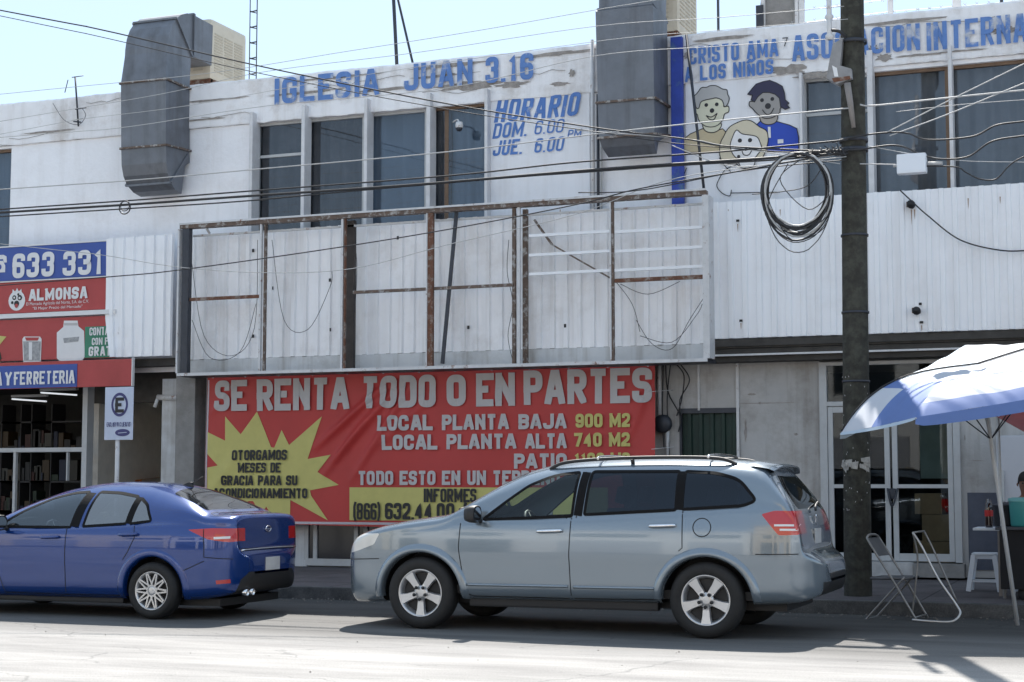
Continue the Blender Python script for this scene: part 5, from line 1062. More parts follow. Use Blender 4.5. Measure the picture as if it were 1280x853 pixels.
ch=at(1128,745,18.1)
fold_chair((ch.x-.12,18.02,.0) if False else (ch.x-.05,17.85,0.0),rad(-8),'grey metal folding chair with a backrest just right of the utility pole',True,True)
# second frame: bare tube lying open against the first
t=thing('folding_chair','bare bent chrome tube frame of a second folding chair leaning against the first','folding chair',loc0(1170,777,17.65),'metal folding chairs by the utility pole')
def pc(x,y,Y): return at(x,y,Y)
m=MB().use(mat('bright_chair_tube',(.62,.60,.58),.3,metal=.7)); m.tube(crom([pc(1141,666,17.75),pc(1152,683,17.73),pc(1172,722,17.68),pc(1196,757,17.63),pc(1200,768,17.60),pc(1190,777,17.55),pc(1166,777,17.5),pc(1140,775,17.5)],6),.012,8); m.build('front_leg_frame',t)
m=MB().use(CHM); m.tube(crom([pc(1141,666,17.75),pc(1147,697,17.8),pc(1144,735,17.8),pc(1140,770,17.82)],6),.010,8).tube(crom([pc(1155,664,18.15),pc(1168,690,18.15),pc(1196,752,18.1)],5),.010,8).tube([pc(1141,666,17.75),pc(1155,664,18.15)],.010,8); m.build('rear_leg_frame',t)
# person seated behind the cart
def person(x,y,z0,lab):
    t=thing('person',lab,'person',(x,y,z0)); SK=mat('brown_skin',(.20,.10,.065),.55,var=.1); 
    V=[(0,0,.50),(0,.0,.72),(0,.01,.95),(0,-.01,1.04),(0,-.03,1.12),(0,-.035,1.20),(0,-.03,1.27),
       (-.17,.0,.95),(-.22,-.05,.70),(-.15,-.26,.62),(-.12,-.36,.63),(.17,.0,.95),(.22,-.05,.70),(.15,-.26,.62),(.12,-.36,.63),
       (-.09,-.02,.47),(-.13,-.42,.47),(-.14,-.46,.08),(-.14,-.58,.04),(.09,-.02,.47),(.13,-.42,.47),(.14,-.46,.08),(.14,-.58,.04)]
    Rr=[.15,.14,.13,.055,.075,.098,.07,.075,.048,.036,.03,.075,.048,.036,.03,.10,.072,.045,.03,.10,.072,.045,.03]
    E_=[(0,1),(1,2),(2,3),(3,4),(4,5),(5,6),(2,7),(7,8),(8,9),(9,10),(2,11),(11,12),(12,13),(13,14),(0,15),(15,16),(16,17),(17,18),(0,19),(19,20),(20,21),(21,22)]
    for s,b in((-1,10),(1,14)):   # fingers and thumb
        for k in range(4):
            i0=len(V); fx=V[b][0]+(k-1.5)*.019; V+= [(fx,-.40,.635),(fx,-.43,.625),(fx,-.455,.605-.003*k)]; Rr+=[.0095,.009,.008]; E_+=[(b,i0),(i0,i0+1),(i0+1,i0+2)]
        i0=len(V); V+=[(V[b][0]-s*.04,-.375,.625),(V[b][0]-s*.05,-.40,.615)]; Rr+=[.011,.009]; E_+=[(b,i0),(i0,i0+1)]
    me=bpy.data.meshes.new('body'); me.from_pydata(V,E_,[]); o=bpy.data.objects.new('body',me); COL.objects.link(o); o.parent=t
    md=o.modifiers.new('skin','SKIN'); 
    for v,r_ in zip(me.skin_vertices[0].data,Rr): v.radius=(r_,r_)
    me.skin_vertices[0].data[0].use_root=True; sb=o.modifiers.new('sub','SUBSURF'); sb.levels=2; sb.render_levels=2; me.materials.append(SK)
    dg=bpy.context.evaluated_depsgraph_get(); dg.update(); nm=bpy.data.meshes.new_from_object(o.evaluated_get(dg)); o.modifiers.clear(); o.data=nm
    for p in nm.polygons: p.use_smooth=True
    if not nm.materials: nm.materials.append(SK)
    b=Vector((x,y,z0)); m=MB().use(mat('black_hair',(.012,.01,.01),.8)); rows=[]
    for i in range(9):
        th=math.pi*.56*i/8; rows.append([b+Vector((.098*math.sin(th)*math.cos(a*.3927),-.015+.112*math.sin(th)*math.sin(a*.3927),1.215+.125*math.cos(th)-(.0 if math.sin(a*.3927)>-.3 else -.03*i/8))) for a in range(16)])
    m.grid(rows,closed=True); m.build('hair',t)
    m=MB().use(mat('navy_shirt',(.02,.03,.055),.85,var=.2)); rows=[]
    for z,rx,ry in((.42,.20,.17),(.55,.185,.155),(.72,.19,.15),(.86,.205,.145),(.95,.20,.13),(1.0,.14,.10),(1.035,.075,.075)): rows.append([b+Vector((rx*math.cos(a*.262),.0+ry*math.sin(a*.262),z)) for a in range(24)])
    m.grid(rows,closed=True)
    for s in(-1,1): m.tube(crom([b+Vector((s*.15,0,.95)),b+Vector((s*.205,-.02,.85)),b+Vector((s*.225,-.05,.72))],4),[.07,.078,.078,.076,.074,.072,.07,.068,.067][:9],14)
    m.build('shirt',t)
    m=MB().use(mat('dark_trousers',(.03,.03,.04),.9))
    for s in(-1,1): m.tube(crom([b+Vector((s*.09,.02,.47)),b+Vector((s*.13,-.40,.47)),b+Vector((s*.14,-.455,.40)),b+Vector((s*.14,-.46,.12))],5),[.115,.11,.108,.105,.10,.096,.09,.09,.088,.085,.08,.075,.07,.07,.068,.065],14)
    m.build('trousers',t)
    m=MB()
    for s in(-1,1): m.use(mat('eye_dark',(.02,.015,.01),.3)).lathe([(0,-.012),(.009,-.008),(.012,0)],b+Vector((s*.034,-.128,1.20)),(0,1,0),10)
    m.use(SK).tube([b+Vector((0,-.125,1.205)),b+Vector((0,-.150,1.165)),b+Vector((0,-.128,1.16))],[.009,.015,.011],8)
    for s in(-1,1): m.lathe([(0,-.012),(.02,-.006),(.024,0),(.01,.01)],b+Vector((s*.1,-.02,1.185)),(s,0,0),10)
    m.use(mat('lips',(.22,.07,.06),.5)).tube([b+Vector((-.022,-.122,1.135)),b+Vector((0,-.130,1.133)),b+Vector((.022,-.122,1.135))],.006,6); m.build('face',t)
    return t
hp=at(1277,600,20.1)
person(hp.x+.05,20.15,hp.z-1.24,'person in a dark navy shirt sitting behind the black food cart')
zz=hp.z-1.24
t=thing('plastic_stool','white plastic stool under the seated person behind the food cart','stool',(hp.x+.05,20.2,floorz(20.2)))
m=MB().use(PLAS).box(hp.x-.11,hp.x+.21,20.05,20.37,zz+.33,zz+.37,bev=.01); m.build('seat',t)
for sx in(-1,1):
    for sy in(-1,1): MB().use(PLAS).bar((hp.x+.05+sx*.12,20.2+sy*.12,zz+.34),(hp.x+.05+sx*.17,20.2+sy*.17,floorz(20.2)),.045).build('leg',t)
# ================================================================== CARS
def carbuild(S):
    nm=S['name']; t=thing(nm,S['label'],'car',S['loc'],None); O=Vector(S['loc'])
    TP=S['top']; nose,tail=TP[0],TP[-1]
    fT_pts=TP
    # dense path through the top profile
    xs=[];zs=[]
    P=crom([(p[0],0,p[1]) for p in TP],10); 
    # resample by arc length
    L=[0]
    for a,b in zip(P,P[1:]): L.append(L[-1]+(b-a).length)
    N=S.get('n',230); st=[]; k=0
    for i in range(N+1):
        s=L[-1]*i/N
        while k<len(L)-2 and L[k+1]<s: k+=1
        f=(s-L[k])/max(1e-9,L[k+1]-L[k]); st.append(P[k].lerp(P[k+1],min(1,f)))
    zb=pchip(S['bot']); bl=pchip(S['belt']); wd=pchip(S['wid']); ff=pchip(S['fz']); tk=S.get('tk',.38); nx_=S.get('nexp',3.0)
    nt_=pchip(S['nt']) if 'nt' in S else (lambda x:nx_)
    rows=[]
    for p in st:
        x,Tz=p.x,p.z; Z0=min(zb(x),Tz-.001); Hh=Tz-Z0; zs_=Tz-max(Tz-bl(x),.16*Hh); W=wd(x); row=[]
        for i in range(6): row.append((W*.93*i/6,Z0))
        for i in range(19):
            f=i/18; z=Z0+(zs_-Z0)*f; y=W*ff(z)*(1-.07*math.exp(-(z-Z0)/.03)); row.append((y,z))
        g=max(0,min(1,(Tz-zs_-.12)/.3)); Ws=row[-1][0]-.012*g; e=2/nt_(x)
        for i in range(0,27):
            a=math.pi/2*(i/26); c=math.cos(a);s=math.sin(a); z=zs_+(Tz-zs_)*(s**e); y=Ws*(c**e if c>1e-6 else 0)*(1-tk*(z-zs_)*g)
            if i==0: z+=.002
            row.append((y,z))
        rows.append([(x,y,z) for y,z in row])
    bm=bmesh.new(); VR=[]
    for row in rows:
        r_=[bm.verts.new(O+Vector((x,y,z))) for x,y,z in row]; l_=[r_[0]]+[bm.verts.new(O+Vector((x,-y,z))) for x,y,z in row[1:-1]]+[r_[-1]]
        VR.append((l_,r_))
    for (l0,r0),(l1,r1) in zip(VR,VR[1:]):
        for j in range(len(l0)-1):
            for q in((r0[j],r0[j+1],r1[j+1],r1[j]),(l0[j],l1[j],l1[j+1],l0[j+1])):
                try: f=bm.faces.new(q); f.smooth=True
                except ValueError: pass
    bmesh.ops.recalc_face_normals(bm,faces=bm.faces)
    for f in bm.faces: f.normal_update()
    bvh=BVHTree.FromBMesh(bm)
    def hit(x,z,s=-1,off=0):   # side projection
        h=bvh.ray_cast(O+Vector((x,s*3,z)),Vector((0,-s,0)))
        if h[0] is None: return None
        return h[0]+h[1]*off if h[1].y*s>0 else h[0]+Vector((0,s*off,0))
    def hitz(x,y,off=0):
        h=bvh.ray_cast(O+Vector((x,y,3)),Vector((0,0,-1))); return h[0]+h[1]*off if h[0] else None
    def hitx(y,z,s=1,off=0):
        h=bvh.ray_cast(O+Vector((s*5,y,z)),Vector((-s,0,0))); return h[0]+h[1]*off if h[0] else None
    # ---- cut shapes out of the shell
    tagl=bm.faces.layers.int.new('tag'); TAGS={}
    def inside(pts,a,b):
        r_=False; n=len(pts); j=n-1
        for i in range(n):
            xi,yi=pts[i];xj,yj=pts[j]
            if (yi>b)!=(yj>b) and a<(xj-xi)*(b-yi)/(yj-yi)+xi: r_=not r_
            j=i
        return r_
    def cut(poly,axis,ids,flt):
        # axis 1: (x,z) seen along y; axis 2: (x,y) seen along z; axis 0: (y,z) seen along x
        ia,ib={1:(0,2),2:(0,1),0:(1,2)}[axis]; n=len(poly)
        for i in range(n):
            a=poly[i];b=poly[(i+1)%n]; dx,dy=b[0]-a[0],b[1]-a[1]; Ls=math.hypot(dx,dy)
            if Ls<1e-6: continue
            lo=(min(a[0],b[0])-.04,min(a[1],b[1])-.04); hi=(max(a[0],b[0])+.04,max(a[1],b[1])+.04); g=set()
            for f in bm.faces:
                c=f.calc_center_median()-O
                if lo[0]<c[ia]<hi[0] and lo[1]<c[ib]<hi[1] and flt(c,f.normal): g.add(f); g.update(f.edges); g.update(f.verts)
            if not g: continue
            pn=Vector((0,0,0)); pn[ia]=-dy;pn[ib]=dx; pc_=Vector((0,0,0)); pc_[ia]=a[0];pc_[ib]=a[1]; pc_+=O
            bmesh.ops.bisect_plane(bm,geom=list(g),plane_co=pc_,plane_no=pn,dist=1e-5)
        for f in bm.faces:
            c=f.calc_center_median()-O
            if flt(c,f.normal) and inside(poly,c[ia],c[ib]) and f[tagl]==0:
                f[tagl]=ids(c)
    def newtag(name,m,label=None): k=len(TAGS)+1; TAGS[k]=(name,m,label); return k
    def smooth(poly,n=3,closed=True): return [(p.x,p.z) for p in crom([(a,0,b) for a,b in poly],n,closed=closed)]
    def corner(poly,r=.04,n=4):
        out=[]; k=len(poly)
        for i in range(k):
            p=Vector(poly[i][:2]);a=Vector(poly[i-1][:2]);b=Vector(poly[(i+1)%k][:2]); rr=poly[i][2] if len(poly[i])>2 else r
            da=(a-p);db=(b-p); q=min(rr,da.length*.45,db.length*.45); A=p+da.normalized()*q;Bq=p+db.normalized()*q
            for j in range(n+1): u=j/n; out.append(tuple(A*(1-u)**2+p*2*u*(1-u)+Bq*u*u))
        return out
    side=lambda zmin: (lambda c,nn: abs(c.y)>.35 and c.z>zmin and abs(nn.y)>.25)
    rings=[]
    for key,m in S['windows']:
        pl=corner(key); a=newtag('window',m); b=newtag('window',m); cut(pl,1,lambda c,a=a,b=b: a if c.y<0 else b,side(.6)); rings.append(pl)
    for pl,m,nmz,xr in S['topglass']:
        pl=corner(pl,.06); a=newtag(nmz,m); cut(pl,2,lambda c:a,lambda c,nn:nn.z>.12 and c.z>.85 and xr[0]<c.x<xr[1])
    for pl in S.get('rearglass',[]):
        pl=corner(pl,.06); a=newtag('rear_window',S['rgm']); cut(pl,0,lambda c:a,lambda c,nn:nn.x>.12 and c.x>S['rgx'])
    for pl,mm,nmz,xr in S['lamps']:
        pl=corner(pl,.02,3); a=newtag(nmz,mm); b=newtag(nmz,mm); cut(pl,1,lambda c,a=a,b=b: a if c.y<0 else b,lambda c,nn:abs(c.y)>.47 and xr[0]<c.x<xr[1])
    for pl,mm,nmz in S.get('rearcut',[]):
        a=newtag(nmz,mm); cut(pl,0,lambda c:a,lambda c,nn:nn.x>.2 and c.x>2.5 if S['rgx']>2 else nn.x>.2 and c.x>.6)
    ra=S['arch']; arch=newtag('__arch',None); WZ=S['wz']
    for xw in S['wx']:
        ell=[(xw+ra[0]*math.cos(k*2*math.pi/40),WZ+ra[1]*math.sin(k*2*math.pi/40)) for k in range(40)]
        cut(ell,1,lambda c:arch,lambda c,nn:abs(c.y)>.42)
    arf=[f for f in bm.faces if f[tagl]==arch]; 
    groups={}
    for f in bm.faces: groups.setdefault(f[tagl],[]).append(f)
    body=None
    for k in sorted(groups):
        if k==arch: continue
        nb=bmesh.new(); mpv={}
        for f in groups[k]:
            q=[]
            for v in f.verts:
                if v not in mpv: mpv[v]=nb.verts.new(v.co)
                q.append(mpv[v])
            try: g=nb.faces.new(q); g.smooth=True
            except ValueError: pass
        name,m_,lab=('body',S['paint'],None) if k==0 else TAGS[k]
        me=bpy.data.meshes.new(name); 
        if len(nb.faces)==0: nb.free(); continue
        nb.to_mesh(me); nb.free(); me.materials.append(m_); o=link(name,me,t,lab)
        if k==0: body=o
    bm.free()
    # ---- trim ribbons on the surface
    def ribbon(mb,pts,wd_,off,s=-1,closed=False,proj='side'):
        n=len(pts); rows_=[]
        for i in range(n):
            p=Vector(pts[i]); a=Vector(pts[i-1] if (i>0 or closed) else pts[i]); b=Vector(pts[(i+1)%n] if (i<n-1 or closed) else pts[i]); d=(b-a)
            if d.length<1e-7: continue
            d.normalize(); nn=Vector((-d.y,d.x))*wd_/2; r_=[]
            for q in(p-nn,p+nn):
                h=hit(q.x,q.y,s,off) if proj=='side' else (hitz(q.x,q.y,off) if proj=='top' else hitx(q.x,q.y,s,off)); r_.append(h)
            if None in r_: rows_.append(None)
            else: rows_.append(r_)
        if closed: rows_.append(rows_[0])
        for a,b in zip(rows_,rows_[1:]):
            if a and b and (a[0]-b[0]).length<.3: mb.face([a[0],b[0],b[1],a[1]],True)
    def dens(pts,st_=.04):
        out=[]
        for a,b in zip(pts,pts[1:]):
            a=Vector(a);b=Vector(b); k=max(1,int((b-a).length/st_))
            out+=[tuple(a.lerp(b,i/k)) for i in range(k)]
        return out+[tuple(pts[-1])]
    GAP=mat('panel_gap',(.008,.008,.01),.8); 
    for s in(-1,1):
        m=MB().use(GAP)
        for pl in S['seams']: ribbon(m,dens(pl,.03),.009,.0015,s)
        m.build('door_seam',t,fixn=False)
        m=MB().use(RUB)
        for pl in rings: ribbon(m,dens(pl+[pl[0]],.03),.028,.003,s)
        for pl in S.get('pillars',[]): ribbon(m,dens(pl[0],.03),pl[1],.0025,s)
        m.build('window_trim',t,fixn=False)
        for pl,wd_,mm,nmz in S.get('strips',[]):
            m=MB().use(mm); ribbon(m,dens(pl,.04),wd_,.004,s); m.build(nmz,t,fixn=False)
        for x,z,l_ in S['handles']:
            h=hit(x,z,s,0); h2=hit(x+l_,z+.008,s,0)
            m=MB().use(CHROME if S.get('chromeh') else S['paint']); a=h+Vector((0,s*.035,0));b=h2+Vector((0,s*.035,0)); m.tube(crom([h+Vector((0,s*.0,0)),a+Vector((.02,0,.0)),a.lerp(b,.5)+Vector((0,s*.006,0)),b-Vector((.02,0,0)),h2],4),[.012,.014,.016,.017,.017,.017,.017,.017,.017,.017,.017,.017,.016,.016,.015,.014,.012],8); m.build('door_handle',t)
    m=MB().use(GAP)
    for pl in S.get('topseams',[]):
        for s in(-1,1): ribbon(m,dens([(a,b*s) for a,b in pl],.03),.008,.0015,1,proj='top')
    for pl in S.get('rearseams',[]):
        ribbon(m,dens(pl,.03),.008,.0015,1,proj='rear')
    m.build('panel_seam',t,fixn=False)
    # ---- wheel arches: rim lip and dark liner
    for xw in S['wx']:
        for s in(-1,1):
            fl=S['flare']; m=MB().use(S['paint']); rws=[]
            for k in range(41):
                a=rad(-22+224*k/40); ca,sa=math.cos(a),math.sin(a); row=[]
                if WZ+ra[1]*sa<S['sill']-.03: continue
                for dr,dy in((-.012,-.05),(-.004,.002),(.004,fl),(.03,fl+.004),(.055,fl*.75),(.075,fl*.25),(.082,-.004)):
                    h=hit(xw+(ra[0]+max(dr,.006))*ca,max(WZ+(ra[1]+max(dr,.006))*sa,S['sill']-.02),s,0)
                    if h is None: break
                    row.append(Vector((O.x+xw+(ra[0]+dr)*ca,h.y+s*dy,O.z+WZ+(ra[1]+dr)*sa)))
                if len(row)==7: rws.append(row)
            m.grid(rws); m.build('arch_flare',t)
            m=MB().use(BLK); rws=[]
            h=hit(xw,WZ+ra[1]+.02,s,0); yo=h.y if h else O.y+s*.85
            for k in range(25):
                a=rad(-30+240*k/24)
                if WZ+ra[1]*math.sin(a)<S['sill']+.02: continue
                rws.append([(O.x+xw+(ra[0]+.002)*math.cos(a),y,O.z+WZ+(ra[1]+.002)*math.sin(a)) for y in(yo-s*.035,yo-s*.35)])
            m.grid(rws); m.poly([r_[1] for r_ in rws]); m.build('wheel_well',t)
    # ---- floor, interior
    m=MB().use(BLK); x0,x1=S['cab']; m.box(O.x+x0-.3,O.x+x1,O.y-S['hw']+.12,O.y+S['hw']-.12,O.z+S['sill']+.04,O.z+S['sill']+.12); m.box(O.x+x0-.15,O.x+x0+.2,O.y-S['hw']+.16,O.y+S['hw']-.16,O.z+.5,O.z+S['dash'],bev=.06); m.build('cabin_floor',t)
    for i,(sx,w2) in enumerate(S['seats']):
        for sy in((-.38,.38) if w2==0 else (0,)):
            hwid=.25 if w2==0 else w2; m=MB().use(SEATM); b=O+Vector((sx,sy,0)); m.box(b.x-.25,b.x+.25,b.y-hwid,b.y+hwid,S['seatz']-.12,S['seatz'],bev=.05)
            M_=Matrix.Translation((b.x+.22,b.y,S['seatz']-.02))@Matrix.Rotation(rad(14),4,'Y'); q=MB
            m.box(-.07,.07,-hwid,hwid,0,.60,bev=.05,M=M_); o=m.build('seat',t)
            for hy in((0,) if w2==0 else (-w2*.6,w2*.6)):
                M2=M_@Matrix.Translation((0,hy,.62)); MB().use(SEATM).box(-.05,.05,-.13,.13,.03,.20,bev=.04,M=M2).build('headrest',o)
    sx,sz=S['wheelpos']; m=MB().use(BLK); cx=O+Vector((sx,-.38,sz)); Mx=Matrix.Translation(cx)@Matrix.Rotation(rad(65),4,'Y'); pts=[Mx@Vector((.19*math.cos(k*.3927),.19*math.sin(k*.3927),0)) for k in range(16)]; m.tube(pts,.016,8,closed=True); m.tube([pts[0],pts[8]],.014,6).tube([cx,cx+Vector((-.25,0,-.12))],.025,8); m.build('steering_wheel',t)
    # ---- mirrors
    for s in(-1,1):
        mx_,mz_=S['mirror']; h=hit(mx_+.05,mz_-.07,s,0); c=Vector((O.x+mx_,h.y+s*.14,O.z+mz_)); m=MB().use(S['mirm'])
        prof=[(-.085,.02,.03),(-.07,.07,.065),(-.02,.105,.082),(.03,.11,.086),(.045,.105,.082)]; rws=[]
        for dx,ry,rz_ in prof: rws.append([(c.x+dx,c.y+ry*math.copysign(abs(math.cos(a*.3927))**.7,math.cos(a*.3927)),c.z+rz_*math.copysign(abs(math.sin(a*.3927))**.7,math.sin(a*.3927))) for a in range(16)])
        m.grid(rws,closed=True); m.face(rws[0]); m.face(rws[-1][::-1]); m.tube([(c.x+.01,c.y-s*.06,c.z-.05),(c.x+.02,h.y-s*.02,c.z-.075)],.022,8); o=m.build('mirror',t)
        MB().use(CHROME).poly([(c.x+.047,c.y+.09*math.cos(a*.5236),c.z+.07*math.sin(a*.5236)) for a in range(12)]).build('mirror_glass',o)
    # ---- wheels
    rr_,rim,tw=S['tyre']; 
    def wheel(xw,s):
        yo=O.y+s*S['track']; o=Vector((O.x+xw,yo,rr_)); m=MB().use(TYRE); h=tw
        m.lathe([(rim-.01,-h+.02),(rim+.005,-h+.005),(rim+.05,-h-.004),(rr_-.03,-h+.006),(rr_-.006,-h+.03),(rr_,-h*.5),(rr_,h*.5),(rr_-.006,h-.03),(rr_-.03,h-.006),(rim+.05,h),(rim,h-.02)],o,(0,-s,0),48)
        # axis (0,-s,0): positive h points inwards; the outer side is -h
        w_=m.build('wheel',t); yo_=-h+.012
        m=MB().use(ALLOY); m.lathe([(rim-.045,yo_+.13),(rim-.03,yo_+.03),(rim-.02,yo_+.012),(rim-.008,yo_-.002),(rim+.004,yo_+.004),(rim+.002,yo_+.02)],o,(0,-s,0),48)
        ax=Vector((0,s,0)); 
        def pt(r_,a,d): return o+Vector((r_*math.sin(a),0,r_*math.cos(a)))+ax*(-(yo_+d))
        if S['spokes']=='five':
            for k in range(5):
                a=math.pi+k*2*math.pi/5; R1=rim-.018; secs=[]
                for r_,hw_,d in((.045,.032,.012),(.09,.038,.016),(.15,.043,.012),(R1,.060,.006)):
                    u=Vector((math.sin(a),0,math.cos(a))); v_=Vector((math.cos(a),0,-math.sin(a))); c=o+u*r_+ax*(-(yo_+d)); secs.append([c-v_*hw_-ax*.028,c-v_*hw_*.8,c+v_*hw_*.8,c+v_*hw_-ax*.028])
                m.grid(secs,smooth=False)
            m.lathe([(.075,yo_+.03),(.07,yo_+.014),(.03,yo_+.012),(.0,yo_+.011)],o,(0,-s,0),24)
        else:
            for k in range(20):
                a0=(k//2)*2*math.pi/10; sg=1 if k%2 else -1; a1=a0+sg*.27; R1=rim-.018
                p=pt(.05,a0-sg*.25,.018);q=pt(R1,a1,.008); m.bar(p,q,.017,.022,up=(0,1,0))
            m.lathe([(.062,yo_+.035),(.06,yo_+.012),(.03,yo_+.008),(.0,yo_+.008)],o,(0,-s,0),24)
        m.build('rim',w_); m=MB().use(BLK); m.lathe([(0,yo_+.075),(rim-.04,yo_+.07)],o,(0,-s,0),32)
        if S['spokes']=='five':
            for k in range(5): a=math.pi+k*2*math.pi/5+math.pi/5; m.lathe([(.017,-.004),(.017,.006),(0,.006)],pt(.062,a+math.pi/5,.016-.028),ax,10)
        m.build('brake_well',w_,fixn=False)
    for xw in S['wx']:
        for s in(-1,1): wheel(xw,s)
    # ---- underside
    for s in(-1,1): m=MB().use(BLK); m.box(O.x+S['wx'][0]+S['arch'][0]+.05,O.x+S['wx'][1]-S['arch'][0]-.05,O.y+s*(S['hw']-.20),O.y+s*(S['hw']-.10),S['rock'],S['sill']+.03,bev=.02).build('rocker_trim',t)
    MB().use(BLK).box(O.x+S['wx'][0]-.6,O.x+S['wx'][1]+.7,O.y-.62,O.y+.62,S['sill']-.06,S['sill']+.02).build('underbody',t)
    return t,O,hit,hitz,hitx,ribbon,dens
Gf=GCLR
SUV=dict(name='parked_wagon',label='silver blue family wagon with roof rails parked in front of the red banner',loc=(-6.765,15.79,0),paint=PSUV,
 top=[(-.93,.56),(-.925,.66),(-.90,.78),(-.80,.90),(-.6,.985),(-.3,1.055),(0,1.10),(.2,1.13),(.34,1.185),(.55,1.32),(.8,1.47),(1.05,1.575),(1.4,1.645),(1.9,1.675),(2.45,1.68),(3.0,1.662),(3.25,1.64),(3.38,1.60),(3.46,1.53),(3.58,1.37),(3.70,1.19),(3.745,1.02),(3.775,.84),(3.86,.765),(3.93,.70),(3.955,.56)],
 bot=[(-.93,.555),(-.92,.42),(-.88,.30),(-.75,.24),(-.4,.26),(.5,.30),(3.3,.32),(3.7,.34),(3.88,.40),(3.94,.48),(3.965,.555)],
 wid=[(-.93,.55),(-.88,.68),(-.78,.79),(-.5,.875),(0,.905),(.8,.915),(2.5,.915),(3.2,.905),(3.5,.885),(3.65,.85),(3.76,.79),(3.86,.68),(3.93,.52),(3.965,.35)],
 belt=[(-.93,.6),(-.7,.86),(-.4,.97),(0,1.03),(.4,1.055),(1.5,1.08),(2.6,1.145),(3.3,1.195),(3.7,1.17),(3.9,.9)],
 fz=[(.25,.95),(.36,.972),(.5,.985),(.62,.99),(.74,1.0),(.88,.996),(1.0,.982),(1.1,.962),(1.2,.94)],
 tk=.28,nexp=3.9,
 windows=[([(.66,1.075,.03),(.88,1.245,.05),(1.10,1.405,.05),(1.34,1.505,.12),(1.60,1.535,.03),(1.575,1.115,.02)],GCLR),
  ([(1.70,1.13,.02),(1.73,1.54,.03),(2.60,1.54,.02),(2.60,1.18,.02)],GTINT),([(2.66,1.185,.02),(2.66,1.54,.02),(2.95,1.525,.06),(3.19,1.465,.09),(3.36,1.27,.05),(3.24,1.222,.05)],GTINT)],
 topglass=[([(.37,-.70),(.35,0),(.37,.70),(1.02,.58),(1.07,0),(1.02,-.58)],GCLR,'windshield',(.2,1.3))],
 rearglass=[[(-.60,1.19),(.60,1.19),(.54,1.50),(-.54,1.50)]],rgm=GTINT2,rgx=3.4,
 lamps=[([(3.41,1.145),(3.53,1.178),(3.93,1.172),(3.93,1.00),(3.72,.958),(3.57,.955)],TAILR,'tail_light',(3.3,4)),([(-.95,.70),(-.72,.755),(-.52,.82),(-.46,.93),(-.70,.925),(-.95,.86)],LAMPW,'headlight',(-1,-.4))],
 rearcut=[([(-.55,.40),(.55,.40),(.55,.52),(-.55,.52)],BLK,'bumper_insert')],
 arch=(.435,.41),wz=.345,wx=(0,2.89),flare=.028,sill=.31,hw=.9,rock=.23,
 seams=[[(.43,1.04),(.415,.8),(.46,.5),(.49,.36),(.56,.335),(1.55,.335)],[(1.575,1.10),(1.56,.75),(1.575,.335)],[(1.60,.335),(2.42,.345)],[(2.67,1.17),(2.675,.83),(2.64,.80)],[(2.86+.085*math.cos(k*.314),1.02+.085*math.sin(k*.314)) for k in range(21)],[(3.36,.78),(3.74,.785)],[(-.9,.66),(-.46,.68)],[(1.62,1.10),(1.66,1.54)]],
 pillars=[([(1.635,1.12),(1.67,1.535)],.085),([(2.63,1.18),(2.63,1.54)],.07)],
 handles=[(1.24,.97,.25),(2.36,1.03,.25)],chromeh=True,
 topseams=[[(-.62,.60),(-.3,.70),(.2,.76)],[(1.15,.0),(1.15,.5)]],rearseams=[],
 cab=(.6,3.4),dash=1.02,seats=[(1.55,0),(2.45,.55)],seatz=.62,wheelpos=(1.02,.98),mirror=(.62,1.13),mirm=BLK,tyre=(.352,.236,.11),track=.80,spokes='five')
t,O,hit,hitz,hitx,ribbon,dens=carbuild(SUV)
for s in(-1,1):
    for a,b in((.50,1.545),(1.60,2.40)):
        pts=[hit(a+(b-a)*i/20,.445+.004*i/20,s,.004) for i in range(21)]; MB().use(SUV['paint']).tube(pts,.014,8).build('door_moulding',t)
    m=MB().use(BLK); y=s*.57
    rp=[(1.25,.0),(1.42,.045),(1.9,.055),(2.5,.055),(2.95,.05),(3.12,.0)]
    m.tube(crom([hitz(x,y,0)+Vector((0,0,dz)) for x,dz in rp],6),.017,8); m.tube([hitz(2.1,y,0),hitz(2.1,y,.05)],.02,8); m.build('roof_rail',t)
    m=MB().use(WHT)
    for z_,x0_ in((1.045,3.53),(1.005,3.58)):
        ribbon(m,dens([(x0_,z_),(3.735,z_)],.03),.018,.003,s)
    m.build('lamp_stripe',t,fixn=False)
m=MB().use(CHROME)
for x in(1.75,2.85): zr_=hitz(x,.57,0).z+.06; m.tube(crom([Vector((O.x+x,O.y+y_,zr_+dz_)) for y_,dz_ in((-.59,0),(-.5,.018),(0,.03),(.5,.018),(.59,0))],6),.013,8)
m.build('roof_crossbar',t)
# spoiler, wipers, plate, badge
m=MB().use(SUV['paint']); rows=[]
for y in[-.60+.06*i for i in range(21)]:
    e=1-.35*(abs(y)/.60)**6; a=hitz(3.12,y,0); b_=hitz(3.29,y,0); zt_=b_.z-.012
    rows.append([(a.x,a.y,a.z-.012),(b_.x,b_.y,b_.z+.016),(O.x+3.43,b_.y,zt_+.002),(O.x+3.43+.08*e,b_.y,zt_-.020),(O.x+3.43+.08*e,b_.y,zt_-.036),(O.x+3.38,b_.y,zt_-.055),(O.x+3.34,b_.y,zt_-.05)])
m.grid(rows); m.build('rear_spoiler',t)
MB().use(BLK).tube(crom([hitx(.05,1.16,1,.03),hitx(.12,1.20,1,.035),hitx(.48,1.24,1,.02)],5),.012,6).build('rear_wiper',t)
m=MB().use(BLK); 
for y0,y1 in((-.6,-.1),(-.05,.5)): m.tube(crom([hitz(.30,y0,.015),hitz(.36,(y0+y1)/2,.02),hitz(.40,y1,.02)],5),.010,6)
m.build('windshield_wiper',t)
